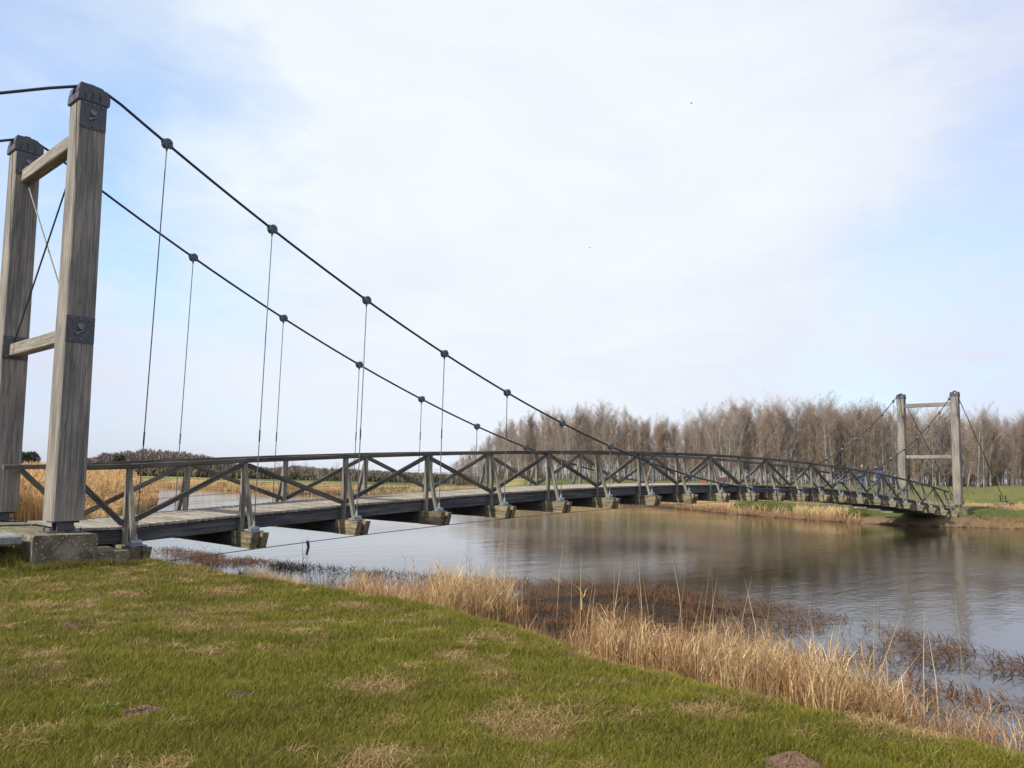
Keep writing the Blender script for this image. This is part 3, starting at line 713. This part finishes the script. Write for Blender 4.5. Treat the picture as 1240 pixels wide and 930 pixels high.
# general rough grass on the far bank up to the dike
n = 42000; x = rng.uniform(50, 92, n); y = rng.uniform(-32, 80, n); dd = river_d(x, y); k = dd > 1.5; x, y, dd = x[k], y[k], dd[k]; n = len(x)
k = ~((np.abs(y-1.3) < 2.0)); x, y, dd = x[k], y[k], dd[k]; n = len(x)
n_ = fbm(x, y, 6, 8, 4); gq = sstep(5.5, 8, dd+(n_-.5)*4)*sstep(26, 20, dd); gq = gq*(line_d(DIKE, x, y) > 8)
isg = rng.random(n) < gq; u = rng.random((n, 1))
C = np.where(isg[:, None], gold*.9*u+gold2*(1-u), np.array([.135, .138, .048])*(.6+.8*u))
P = np.stack([x, y, height(x, y)-.02], 1)
tag(blades('far_meadow', P, np.where(isg, rng.uniform(.15, .45, n), rng.uniform(.08, .2, n)), rng.uniform(.03, .05, n), rng.uniform(.2, 1.1, n), C, M_straw, basef=.8), kind='stuff')
# the tall reed bed upstream on this side
n = 46000; t_ = rng.random(n)**1.3; 
bl = np.array([(1.6, 8), (4.4, 14), (9, 24), (16, 36), (28, 64), (44, 116)], float)
yy = 9+t_*85; xe = np.interp(yy, bl[:, 1], bl[:, 0]); wdt = 6+yy*.25
x = xe+.4-rng.random(n)**1.5*wdt; y = yy; k = (fbm(x, y, 5, 66, 3) > .30); x, y = x[k], y[k]; n = len(x)
xe = np.interp(y, bl[:, 1], bl[:, 0]); fr = sstep(0, 2.5, xe-x)
H = (1.05+.72*fr)*rng.uniform(.72, 1.08, n)*(.85+.3*fbm(x, y, 6, 67, 2)); u = rng.random((n, 1))
C = np.array([.74, .54, .27])*u+np.array([.58, .38, .17])*(1-u)
P = np.stack([x, y, height(x, y)-.05], 1); wr = .012+.0006*np.hypot(x-CAM.x, y-CAM.y)
tag(blades('upstream_reed_bed', P, H, wr, np.abs(rng.normal(0, .16, n)), C, M_straw, basef=.8), kind='stuff')
n2 = 30000; ix = rng.integers(0, n, n2); Pl = P[ix]+np.stack([rng.normal(0, .03, n2), rng.normal(0, .03, n2), H[ix]*rng.uniform(.4, .95, n2)], 1)
tag(blades('upstream_reed_plumes', Pl, rng.uniform(.15, .35, n2), .02+.0009*np.hypot(Pl[:, 0]-CAM.x, Pl[:, 1]-CAM.y), rng.uniform(.3, 1.3, n2), C[ix]*np.array([.85, .78, .75]), M_straw, basef=1), kind='stuff')
# reeds across, on the far shore upstream
q = edge_scatter(RIV[NFB+9:], 16000, -.5, 4); q2 = edge_scatter(np.array([(28., 64), (44, 116)]), 6000, -6, .5); q = np.concatenate([q, q2])
x, y = q.T; dd = river_d(x, y); k = dd > -.4; x, y = x[k], y[k]; n = len(x); u = rng.random((n, 1))
P = np.stack([x, y, height(x, y)-.05], 1)
tag(blades('far_shore_reeds', P, rng.uniform(.35, .8, n), rng.uniform(.04, .08, n), np.abs(rng.normal(0, .2, n)), np.array([.70, .53, .27])*u+np.array([.56, .37, .18])*(1-u), M_straw, basef=.9), kind='stuff')
# heath scrub beyond the fields
n = 60000; u_ = rng.uniform(95, 640, n); dep = rng.uniform(230, 420, n)
dirs = np.array([ray(float(a_))[:] for a_ in u_[:1]]); f2 = np.array(ray(620)[:]); r2n = np.array([r2.x, r2.y, 0])
dv = f2[None]+r2n[None]*((u_-620)/979.4)[:, None]; x = CAM.x+dv[:, 0]*dep; y = CAM.y+dv[:, 1]*dep
k = fbm(x, y, 35, 15, 3) > .36; x, y, dep = x[k], y[k], dep[k]; n = len(x); u = rng.random((n, 1))
cl_ = fbm(x, y, 12, 19, 3)
C = np.array([.12, .105, .07])*u+np.array([.19, .165, .10])*(1-u); C = C*(.7+.6*cl_[:, None])
P = np.stack([x, y, height(x, y)-.1], 1)
tag(blades('heath_scrub', P, rng.uniform(.8, 3.2, n)*(.35+1.3*cl_), rng.uniform(.3, .7, n), rng.uniform(.1, 1.0, n), C, M_twigs), kind='stuff')
# distant wooded hill
n = 150000; u_ = rng.uniform(96, 560, n); dep = rng.uniform(680, 900, n)
top = np.interp(u_, [96, 130, 160, 200, 240, 275, 300, 340, 370, 395, 430, 470, 520, 560], [8, 15.5, 19, 20.5, 18, 14, 8, 7.5, 10, 8.0, 8.0, 7, 6, 5])
hgt_ = top*(.86+.14*fbm(u_, dep*0, 4, 88, 3)*2)*rng.random(n)**.6
dv = f2[None]+r2n[None]*((u_-620)/979.4)[:, None]; x = CAM.x+dv[:, 0]*dep; y = CAM.y+dv[:, 1]*dep
u = rng.random((n, 1)); C = np.array([.15, .125, .115])*u+np.array([.20, .17, .155])*(1-u)  # browns lightened a little, distance haze put into the colour
C = C*(.8+.5*fbm(x, y, 25, 89, 3)[:, None])
P = np.stack([x, y, hgt_-2], 1)
tag(blades('distant_woodland', P, rng.uniform(1.2, 3.2, n), rng.uniform(.4, 1.1, n), rng.uniform(.1, .7, n), C, M_twigs, basef=.9), kind='stuff')

# ------------------------------------------------------------------ the wood across the river
def prism(a, b, r0, r1, n=3):
    a = np.asarray(a, float); b = np.asarray(b, float); d = b-a; d /= np.linalg.norm(d)+1e-9
    ref = np.array([1, 0, 0.]) if abs(d[0]) < .8 else np.array([0, 1., 0]); s = np.cross(d, ref); s /= np.linalg.norm(s); w = np.cross(d, s)
    t_ = np.arange(n)*2*np.pi/n; ring = np.cos(t_)[:, None]*s+np.sin(t_)[:, None]*w
    V = np.concatenate([a+ring*r0, b+ring*r1]); F = []
    for k in range(n): k2 = (k+1) % n; F += [[k, k2, k2+n], [k, k2+n, k+n]]
    return V, F
class TB:
    def __init__(s): s.V = []; s.F = []; s.C = []; s.n = 0
    def add(s, V, F, c):
        s.V.append(V); s.F.append(np.array(F)+s.n); s.C.append(np.tile(c, (len(V), 1))); s.n += len(V)
    def build(s, name, mat, parent=None): return npmesh(name, np.concatenate(s.V), np.concatenate(s.F), mat, parent, col=np.concatenate(s.C))
def make_tree(seed, Ht, pale, wide=1., low=.22, twn=3300, lite=False):
    r = np.random.default_rng(seed)
    tk = TB(); cr = TB()
    bark = np.array([.38, .355, .325]) if pale else np.array([.24, .20, .165])
    nst = 1 if lite else r.choice([1, 1, 2, 3])
    tips = []
    for st in range(nst):
        lean = r.normal(0, .05, 2)+(r.normal(0, .09, 2) if nst > 1 else 0); H = Ht*r.uniform(.82, 1.0) if st else Ht*.93
        pts = [np.array([r.normal(0, .25)*(nst > 1), r.normal(0, .25)*(nst > 1), -.4])]
        for k in range(1, 7): pts.append(np.array([pts[0][0]+lean[0]*H*k/6+r.normal(0, .10), pts[0][1]+lean[1]*H*k/6+r.normal(0, .10), H*k/6]))
        r0 = Ht*.0072*r.uniform(.8, 1.25)
        for k in range(6): tk.add(*prism(pts[k], pts[k+1], r0*(1-k/6.6), r0*(1-(k+1)/6.6), 3 if lite else 5), bark*r.uniform(.85, 1.15))
        nl = 12 if lite else 30//nst+8
        for j in range(nl):
            f = low+(1-low)*(j+r.random())/nl*.97; k = min(int(f*6), 5); base = pts[k]+(pts[k+1]-pts[k])*(f*6-k)
            a = r.uniform(0, 6.283); ln = Ht*(.30-.17*f)*r.uniform(.6, 1.15)*wide; el = R(r.uniform(36, 68))
            dv_ = np.array([math.cos(a)*math.cos(el), math.sin(a)*math.cos(el), math.sin(el)])
            mid = base+dv_*ln*.5; end = mid+(dv_*.8+np.array([0, 0, .35]))*ln*.5
            if not lite: cr.add(*prism(base, mid, r0*.30*(1.15-f), r0*.18*(1.15-f)), bark*.8)
            cr.add(*prism(mid if not lite else base, end, r0*.22*(1.1-f), r0*.08), bark*.75)
            tips.append((base, mid, end, ln, f))
    tips_n = len(tips); per = max(6, int(twn//tips_n))
    tw = np.array([.28, .218, .172]) if not pale else np.array([.345, .285, .235])
    VV, CC = [], []
    for (base, mid, end, ln, f) in tips:
        for q_ in range(per):
            u_ = r.random(); p = ((base+(mid-base)*u_*2) if u_ < .5 else (mid+(end-mid)*(u_-.5)*2))+r.normal(0, .16, 3)
            d_ = (end-base)/ln+r.normal(0, .55, 3)+np.array([0, 0, .30]); d_ /= np.linalg.norm(d_)
            l_ = r.uniform(.18, .75)*(1.5 if lite else 1.); w_ = r.uniform(.006, .012)*(2.6 if lite else 1.)
            sd = np.cross(d_, r.normal(0, 1, 3)); sd /= np.linalg.norm(sd)
            VV += [p-sd*w_, p+sd*w_, p+d_*l_]; CC += [tw*r.uniform(.7, 1.25)]*3
    VV = np.array(VV); cr.V.append(VV); cr.F.append(np.arange(len(VV)).reshape(-1, 3)+cr.n); cr.C.append(np.array(CC)); cr.n += len(VV)
    return tk, cr
FU = [540, 565, 600, 640, 700, 740, 800, 850, 880, 960, 1010, 1060, 1110, 1180, 1260, 1420]
FD = [185, 176, 158, 142, 130, 125, 121, 117, 114, 111, 109, 108, 107, 106, 105, 105]
FH = [3.5, 7.0, 10.3, 11.2, 12.4, 12.3, 10.8, 11.2, 13.0, 13.2, 13.3, 12.8, 12.0, 11.6, 11.6, 11.8]
def wood_pos(u_, back):
    dep = np.interp(u_, FU, FD)+back; dv_ = ray(float(u_)); return CAM.x+dv_.x*dep, CAM.y+dv_.y*dep, float(np.interp(u_, FU, FH))*(1+back*.004)
protos = []
for k in range(8):
    pale = k % 2 == 0
    tk, cr = make_tree(100+k, 12., pale, wide=[1, .8, 1.15, .9][k % 4])
    rt_ = empty('bare_tree'); a_ = tk.build('trunk', M_tree, rt_); b_ = cr.build('crown', M_twigs, rt_)
    protos.append((rt_, a_, b_, pale)); 
used = [False]*8
for j in range(300):
    u_ = 548+ (j+random.random())/300*(1300-548)
    back = abs(random.gauss(0, 6)) if j % 2 else random.uniform(0, 4)
    x, y, hh = wood_pos(u_, back)
    k = random.randrange(8); rt_, a_, b_, pale = protos[k]
    if used[k]: rt2 = rt_.copy(); COL.objects.link(rt2)
    else: rt2 = rt_
    if used[k]:
        for ch in (a_, b_): c_ = ch.copy(); COL.objects.link(c_); c_.parent = rt2
    used[k] = True
    sc = hh/12.*random.uniform(.84, 1.04)
    rt2.location = (x, y, float(height(np.array([x]), np.array([y]))[0])); rt2.scale = (sc*random.uniform(.85, 1.1), sc*random.uniform(.85, 1.1), sc)
    rt2.rotation_euler = (random.gauss(0, .03), random.gauss(.0, .03), random.uniform(0, 6.28))
    kd = 'pale grey trunk' if pale else 'dark brown trunk'
    lb, gp = next((q[1], q[2]) for q in ((700, 'at the left end of the far wood', 'left end of the wood'),
        (860, 'in the wood behind the top of the bridge arch', 'middle stretch of the wood'), (1085, 'in the wood just left of the far towers', 'tall stretch of the wood'),
        (1165, 'in the wood seen between the two far towers', 'wood between the far towers'), (9999, 'in the dense wood right of the far towers', 'right end of the wood')) if u_ < q[0])
    tag(rt2, 'bare tree with %s %s' % (kd, lb), 'tree', '%s trees, %s' % (kd, gp))
# the wood's interior
bigV, bigF, bigC, off = [], [], [], 0
lp = []
for k in range(5):
    tk, cr = make_tree(300+k, 12., k % 2 == 0, lite=True, twn=420)
    lp.append((np.concatenate(tk.V+cr.V), np.concatenate(tk.F+[f+tk.n for f in cr.F]), np.concatenate(tk.C+cr.C)))
for j in range(400):
    u_ = random.uniform(556, 1330); back = random.uniform(6, 46)
    if 868 < u_ < 975 and random.random() < .62: continue
    x, y, hh = wood_pos(u_, back); V_, F_, C_ = random.choice(lp); sc = hh/12*random.uniform(.8, 1.0)
    a_ = random.uniform(0, 6.28); Rm = np.array([[math.cos(a_), -math.sin(a_), 0], [math.sin(a_), math.cos(a_), 0], [0, 0, 1]])
    bigV.append(V_@Rm.T*sc+np.array([x, y, 0])); bigF.append(F_+off); bigC.append(C_*random.uniform(.75, 1.1)); off += len(V_)
tag(npmesh('woodland_interior', np.concatenate(bigV), np.concatenate(bigF), M_twigs, col=np.concatenate(bigC)), kind='stuff')
# undergrowth at the foot of the wood
n = 30000; u_ = rng.uniform(556, 1330, n); bk = rng.uniform(1, 45, n); dep = np.interp(u_, FU, FD)+bk
dv = f2[None]+r2n[None]*((u_-620)/979.4)[:, None]; x = CAM.x+dv[:, 0]*dep; y = CAM.y+dv[:, 1]*dep; u = rng.random((n, 1))
P = np.stack([x, y, height(x, y)-.05], 1); C = np.array([.10, .075, .05])*u+np.array([.17, .13, .09])*(1-u)
tag(blades('undergrowth', P, rng.uniform(.8, 3.6, n), rng.uniform(.03, .09, n), rng.uniform(0, .5, n), C, M_twigs), kind='stuff')

# dark pines and small far trees on the left horizon
def pine(seed, H, cw):
    r = np.random.default_rng(seed); tk = TB(); tk.add(*prism((0, 0, -.5), (0, 0, H*.9), H*.03, H*.008, 5), np.array([.09, .07, .05]))
    n = 1100; z = r.uniform(.25, 1, n)*H; rad = cw*np.sqrt(np.clip(1-((z/H-.62)/.42)**2, .02, 1))*np.sqrt(r.random(n)); a = r.uniform(0, 6.283, n)
    lump = .75+.5*fbm(a*3, z, 1.2, seed, 2); p = np.stack([np.cos(a)*rad*lump, np.sin(a)*rad*lump, z], 1)
    V = (p[:, None]+r.normal(0, .38, (n, 3, 3))).reshape(-1, 3); u = r.random((n, 1)); C = np.array([.04, .055, .045])*u+np.array([.085, .095, .07])*(1-u)  # greens lifted to carry the haze of distance
    cr = TB(); cr.V.append(V); cr.F.append(np.arange(n*3).reshape(-1, 3)); cr.C.append(np.repeat(C, 3, 0)); cr.n = n*3
    return tk, cr
for j, (px, dep, H, cw, lb) in enumerate([(24, 330, 9.6, 3.6, 'broad dark pine on the far left horizon, tallest of its group'), (37, 345, 7.6, 2.6, 'small dark pine right of the tallest pine on the left horizon'),
        (46, 350, 8.2, 3.4, 'round dark pine beside the near tower on the left horizon'), (8, 350, 7.0, 3.0, 'low dark pine left of the tallest pine on the horizon'), (-8, 340, 7.5, 3.0, 'dark pine at the left edge of the horizon group'), (152, 380, 8.6, 3.0, 'lone dark bushy tree in front of the wooded hill')]):
    rt_ = empty('pine_tree'); tk, cr = pine(500+j, H, cw); tk.build('trunk', M_tree, rt_); cr.build('crown', M_twigs, rt_)
    dv_ = ray(px); x = CAM.x+dv_.x*dep; y = CAM.y+dv_.y*dep; rt_.location = (x, y, 0)
    tag(rt_, lb, 'tree', 'dark pines on the left horizon')
for j, (px, dep, H, lb) in enumerate([(345, 420, 8.5, 'small grey bare tree on the horizon left of the third post'), (362, 430, 9.5, 'grey bare tree on the middle of the horizon hedge'), (378, 425, 8.5, 'low grey bare tree on the horizon hedge'), (432, 400, 10.5, 'rounded grey bare tree just left of the fourth post'), (446, 410, 11.0, 'grey bare tree behind the fourth post on the horizon'), (414, 410, 8.2, 'small bare bush-like tree left of the rounded tree on the horizon')]):
    tk, cr = make_tree(700+j, H, False, 1.5, .1, 900); rt_ = empty('horizon_tree'); tk.build('trunk', M_tree, rt_); cr.build('crown', M_twigs, rt_)
    for c_ in (cr,): pass
    dv_ = ray(px); rt_.location = (CAM.x+dv_.x*dep, CAM.y+dv_.y*dep, 0); rt_.scale = (1.6, 1.6, 1)
    tag(rt_, lb, 'tree', 'small bare trees on the horizon')

# ------------------------------------------------------------------ molehills, weeds, twigs
M_soil = plain('molehill_soil', (.13, .078, .046), .95, 70, .6)
lbs = ['small brown molehill in the left of the lawn', 'large reddish brown molehill at the bottom edge of the lawn', 'tiny low molehill near the bottom of the lawn', 'flat patch of bare reddish soil beside the leafy weed at bottom left']
for (mx_, my_, r_, h_), lb in zip(MOUNDS, lbs):
    nr, na = 14, 40; V = [(0, 0, h_)]; F = []
    for a_ in range(1, nr+1):
        for k in range(na):
            t_ = 2*math.pi*k/na; rr_ = r_*1.25*a_/nr*(1+.22*math.sin(3*t_+mx_*7)+.1*math.sin(7*t_))
            z = h_*math.cos(min(1, a_/nr)*math.pi/2)**1.3+(random.uniform(-.010, .016)*(a_ < nr))+(.012 if a_ < nr else -.02)
            V.append((rr_*math.cos(t_), rr_*math.sin(t_), z))
    for k in range(na): F.append((0, 1+k, 1+(k+1) % na))
    for a_ in range(nr-1):
        for k in range(na):
            p, q_ = 1+a_*na+k, 1+a_*na+(k+1) % na; F += [(p, p+na, q_+na), (p, q_+na, q_)]
    nV = len(V)
    for k in range(420):      # crumbs of earth
        t_ = random.uniform(0, 6.28); rr_ = r_*1.3*math.sqrt(random.random()); s_ = random.uniform(.004, .012)
        z = h_*math.cos(min(1, rr_/r_/1.25)*math.pi/2)**1.3+.008; c0_ = Vector((rr_*math.cos(t_), rr_*math.sin(t_), z)); b0 = len(V)
        V += [tuple(c0_+Vector(q_)*s_) for q_ in ((1, 0, 0), (-.6, .8, 0), (-.5, -.8, 0), (0, 0, 1.1))]; F += [(b0, b0+1, b0+3), (b0+1, b0+2, b0+3), (b0+2, b0, b0+3)]
    me = bpy.data.meshes.new('molehill'); me.from_pydata(V, [], F); me.materials.append(M_soil)
    o = bpy.data.objects.new('molehill', me); COL.objects.link(o); o.location = (mx_, my_, float(height(np.array([mx_]), np.array([my_]))[0]))
    tag(o, lb, 'molehill', 'bare earth mounds in the lawn')
M_leaf = plain('weed_leaf', (.12, .17, .05), .6, 30, .3)
def weed(n, sp, ls, loc, lb):
    pb = MB()
    for k in range(n):
        a_ = random.uniform(0, 6.28); l_ = ls*random.uniform(.5, 1.1); e_ = random.uniform(.15, 1.0); b0 = Vector((random.gauss(0, sp), random.gauss(0, sp*.7), 0))
        d_ = Vector((math.cos(a_)*math.cos(e_), math.sin(a_)*math.cos(e_), math.sin(e_))); s_ = Vector((-math.sin(a_), math.cos(a_), 0))*l_*.14
        p = [b0, b0+d_*l_*.45+s_, b0+d_*l_*.8+s_*.8-Vector((0, 0, .004)), b0+d_*l_-Vector((0, 0, .012)), b0+d_*l_*.8-s_*.8-Vector((0, 0, .004)), b0+d_*l_*.45-s_]
        pb.add(p, [(0, 1, 2, 3, 4, 5)])
    o = pb.build('weed_plant', M_leaf); z = float(height(np.array([loc[0]]), np.array([loc[1]]))[0]); o.location = (*loc, z+.01)
    tag(o, lb, 'weed', 'leafy weeds in the lawn')
weed(110, .06, .055, (-4.2, -9.9), 'low leafy green weed growing in the lawn at bottom left beside bare soil')
M_twig = plain('dead_twig', (.14, .10, .075), .9, 30, .3)
def twig(seed, H, n, sp):
    r = random.Random(seed); pb = MB()
    for k in range(n):
        a_ = r.uniform(0, 6.28); p = Vector((r.gauss(0, sp*.25), r.gauss(0, sp*.25), -.1)); pts = [p]
        hh = H*r.uniform(.5, 1); d_ = Vector((math.cos(a_)*.25*sp*2, math.sin(a_)*.25*sp*2, 1)).normalized()
        for q_ in range(5): p = p+d_*hh/5+Vector((r.gauss(0, .015), r.gauss(0, .015), 0)); pts.append(p)
        pb.tube(pts, .007, 4, .002)
        for q_ in range(6):
            b0 = pts[r.randint(1, 5)]; a2 = r.uniform(0, 6.28); l_ = hh*r.uniform(.12, .3)
            pb.tube([b0, b0+Vector((math.cos(a2)*l_*.7, math.sin(a2)*l_*.7, l_*.7))], .0035, 3, .001)
    return pb
tws = [((3.9, .3), .95, 3, .3, 'thin bare twig bush standing in the water in front of the third cross beam'), ((1.9, .5), .85, 9, .5, 'dense leafless shrub on the bank under the second cross beam'), ((1.2, .9), .6, 7, .5, 'low leafless shrub on the bank left of the denser shrub'),
       ((4.6, -2.6), .9, 2, .2, 'single bare stem rising from the water right of the twig bush'), ((5.4, -3.6), 1.2, 2, .15, 'tall bare stem in the water right of the golden reeds'), ((3.1, -.8), .55, 6, .6, 'sprawling low twigs in the shallows beside the golden tuft')]
for (px, py), H, n, sp, lb in tws:
    o = twig(int(px*100), H, n, sp).build('bare_shrub', M_twig); o.location = (px, py, max(-1.2, float(height(np.array([px]), np.array([py]))[0])))
    tag(o, lb, 'shrub', 'leafless shrubs along the near bank')
pb = MB(); pb.frustum((0, 0, 0), (.06, .03, .17), .05, .035); pb.frustum((.062, .032, .165), (.0, .0, .30), .055, .04)
o = pb.build('driftwood_piece', plain('driftwood', (.20, .12, .07), .9, 18, .3)); o.location = (3.98, .22, -.72); tag(o, 'brown crooked piece of wood caught upright in the twig bush above the water', 'driftwood')

# ------------------------------------------------------------------ things on the far bank
pb = MB(); gz = float(height(np.array([58.]), np.array([15.]))[0])
def place(px, dep): d_ = ray(px); return CAM.x+d_.x*dep, CAM.y+d_.y*dep
x, y = place(873, 86); z = float(height(np.array([x]), np.array([y]))[0])
root = empty('information_board', (x, y, z), R(-50)); root.scale = (1.35, 1.35, 1.35); tag(root, 'board with a dark red top on two pale posts on the far bank', 'information board')
pb = MB()
pb.frustum((-.30, 0, -.1), (-.30, 0, 1.3), .07, .07); pb.build('post', M_post, root)
pb = MB(); pb.frustum((.30, 0, -.1), (.30, 0, 1.3), .07, .07); pb.build('post', M_post, root)
pb = MB(); pb.frustum((-.26, 0, .92), (.26, 0, .92), .03, .55); pb.build('panel', M_out, root)
pb = MB(); pb.frustum((-.42, 0, 1.45), (.42, 0, 1.45), .22, .26); pb.build('top_board', plain('dark_red_paint', (.14, .045, .045), .6, 12, .2), root)
x, y = place(851, 86); z = float(height(np.array([x]), np.array([y]))[0])
root = empty('lifebuoy_box', (x, y, z), R(-50)); root.scale = (1.2, 1.2, 1.3); tag(root, 'small orange red box on a short post on the far bank', 'lifebuoy box')
pb = MB(); pb.frustum((0, 0, -.1), (0, 0, 1.0), .08, .08); pb.build('post', M_post, root)
pb = MB(); pb.box(-.2, .2, -.12, .12, 1.02, 1.42, .03); pb.build('box', plain('orange_red_paint', (.36, .10, .06), .5, 12, .15), root)

# ------------------------------------------------------------------ people on the bridge
def blob(name, caps, ells, mat, parent, voxel=.013, smooth=4):
    """tapered capsules (a, b, ra, rb) and ellipsoids (centre, radii) fused into ONE continuous surface"""
    bm = bmesh.new()
    for (p, q, ra, rb) in caps:
        p = Vector(p); q = Vector(q); d = q-p; ln = d.length; n = max(2, int(ln/.03)+1)
        for k in range(n+1):
            f_ = k/n; m_ = Matrix.Translation(p.lerp(q, f_)); r_ = ra+(rb-ra)*f_
            bmesh.ops.create_icosphere(bm, subdivisions=2, radius=r_, matrix=m_)
    for (c_, rad) in ells:
        bmesh.ops.create_icosphere(bm, subdivisions=3, radius=1, matrix=Matrix.Translation(c_) @ Matrix.Diagonal((*rad, 1)))
    me = bpy.data.meshes.new(name); bm.to_mesh(me); bm.free(); me.materials.append(mat)
    o = bpy.data.objects.new(name, me); COL.objects.link(o)
    md = o.modifiers.new('remesh', 'REMESH'); md.mode = 'VOXEL'; md.voxel_size = voxel; md.use_smooth_shade = True
    sm_ = o.modifiers.new('smooth', 'SMOOTH'); sm_.iterations = smooth; sm_.factor = .5
    dg = bpy.context.evaluated_depsgraph_get(); me2 = bpy.data.meshes.new_from_object(o.evaluated_get(dg)); o.modifiers.clear(); o.data = me2
    me2.name = name; o.parent = parent
    return o
def person(loc, rz, pose, coat, trou, hair, label):
    root = empty('person', loc, rz); tag(root, label, 'person', 'two walkers on the bridge')
    sk = plain('skin', (.42, .25, .18), .6, 10, .1)
    if pose == 'stand':
        pel = Vector((0, 0, .95)); ch = Vector((.02, 0, 1.28)); nk = Vector((.03, 0, 1.46)); hd = Vector((.055, 0, 1.60)); up_ = Vector((0, 0, 1)); fw = Vector((1, 0, 0))
        sh = [(.02, s*.18, 1.40) for s in (-1, 1)]; el = [(-.02, s*.24, 1.13) for s in (-1, 1)]; wr = [(.11, s*.24, .92) for s in (-1, 1)]
        kn = [(.07, -.09, .50), (-.02, .10, .50)]; an = [(.06, -.10, .09), (-.14, .10, .11)]
    else:
        pel = Vector((-.20, 0, .93)); ch = Vector((.06, 0, 1.15)); nk = Vector((.20, 0, 1.25)); hd = Vector((.32, 0, 1.31)); up_ = Vector((.55, 0, .83)); fw = Vector((.83, 0, -.55))
        sh = [(.13, s*.18, 1.20) for s in (-1, 1)]; el = [(.30, s*.26, 1.17) for s in (-1, 1)]; wr = [(.50, s*.12, 1.19) for s in (-1, 1)]
        kn = [(-.16, -.10, .50), (-.25, .11, .50)]; an = [(-.22, -.11, .09), (-.36, .12, .09)]
    V_ = Vector; sh = [V_(q) for q in sh]; el = [V_(q) for q in el]; wr = [V_(q) for q in wr]; kn = [V_(q) for q in kn]; an = [V_(q) for q in an]
    hp = [pel+V_((0, s*.085, -.03)) for s in (-1, 1)]
    caps = [(pel, ch, .11, .125), (ch, nk, .10, .055), (nk, hd, .052, .05)]; ells = [(hd, (.092, .074, .112)), (hd+fw*.075-up_*.05, (.03, .035, .035)), (hd+fw*.095-up_*.01, (.018, .014, .022))]
    for s in (-1, 1): ells.append((hd+V_((-.005, s*.075, 0)), (.02, .010, .03)))
    for k in (0, 1):
        caps += [(ch.lerp(nk, .65), sh[k], .06, .055), (sh[k], el[k], .052, .038), (el[k], wr[k], .038, .027), (hp[k], kn[k], .085, .055), (kn[k], an[k], .054, .036), (an[k], an[k]+V_((.15, 0, -.05)), .035, .03)]
        hdn = (wr[k]-el[k]).normalized(); side = V_((0, 1, 0)) if abs(hdn.y) < .8 else V_((1, 0, 0)); pm = wr[k]+hdn*.06
        ells.append((pm, (.032, .022, .042)))
        for j, fl in enumerate((.055, .068, .072, .062)):
            b0 = pm+hdn*.03+V_((1, 0, 0))*(j-1.5)*.017; m_ = b0+hdn*fl*.55; caps += [(b0, m_, .0095, .009), (m_, m_+hdn*fl*.35+V_((0, -.018*(1 if k else -1), -.006)), .009, .007)]
        caps.append((pm, pm+hdn*.03+V_((.04, 0, .01)), .012, .009))
    blob('body', caps, ells, sk, root, .009, 3)
    ccap = [(pel+V_((0, 0, -.10)), pel, .15, .15), (pel, ch, .15, .165), (ch, ch.lerp(nk, .75), .155, .085)]
    for k in (0, 1): ccap += [(ch.lerp(nk, .5), sh[k], .10, .085), (sh[k], el[k], .082, .062), (el[k], wr[k], .062, .046)]
    blob('jacket', ccap, [], coat, root, .014, 4)
    tcap = []
    for k in (0, 1): tcap += [(hp[k]+V_((0, 0, .02)), kn[k], .11, .078), (kn[k], an[k]+V_((0, 0, .03)), .078, .062)]
    blob('trousers', tcap, [], trou, root, .013, 4)
    bk = hd-fw*.022+up_*.022
    blob('hair', [], [(bk, (.102, .088, .110)), (bk-fw*.03-up_*.05, (.072, .078, .085))], hair, root, .010, 2)
    for k in (0, 1): blob('shoe', [(an[k]+V_((-.05, 0, -.045)), an[k]+V_((.17, 0, -.055)), .045, .034)], [(an[k]+V_((0, 0, -.03)), (.05, .045, .06))], plain('shoe_leather', (.03, .027, .025), .6, 9, .1), root, .012, 2)
    return root
navy = plain('navy_coat', (.038, .046, .12), .8, 12, .2); darkc = plain('dark_coat', (.03, .035, .045), .8, 12, .2); jean = plain('jeans', (.07, .11, .17), .85, 14, .25)
hb = plain('brown_hair', (.10, .055, .035), .7, 40, .3); hk = plain('dark_hair', (.03, .022, .02), .7, 40, .3)
xp = 41.3; person((xp, 1.2, dz(xp)), R(170), 'stand', darkc, jean, hb, 'person in a dark jacket and blue jeans walking on the far part of the bridge')
xp = 43.0; person((xp, .8, dz(xp)), R(-12), 'stand', navy, darkc, hk, 'person in a dark blue jacket on the bridge, nearest the far towers')

# two distant birds
for (px, py, dep, lb) in ((837, 125, 90, 'tiny dark bird high in the pale sky, right of centre'), (714, 300, 120, 'tiny dark bird lower in the sky above the bridge middle')):
    d_ = ray(px, py); p = CAM+d_*dep; pb = MB()
    pb.tube([(-.12, 0, 0), (-.04, 0, .0), (.08, 0, .01), (.14, 0, .02)], .035, 6, .012)
    pb.add([(-.03, 0, .01), (.05, 0, .01), (.0, .16, .07), (-.05, .30, .03), (-.06, .14, .06)], [(0, 1, 2, 4), (4, 2, 3)])
    pb.add([(-.03, 0, .01), (.05, 0, .01), (.0, -.16, .07), (-.05, -.30, .03), (-.06, -.14, .06)], [(0, 4, 2, 1), (4, 3, 2)])
    o = pb.build('bird', plain('bird_feathers', (.05, .05, .055), .8)); o.location = p; o.rotation_euler[2] = 2; tag(o, lb, 'bird', 'distant birds')
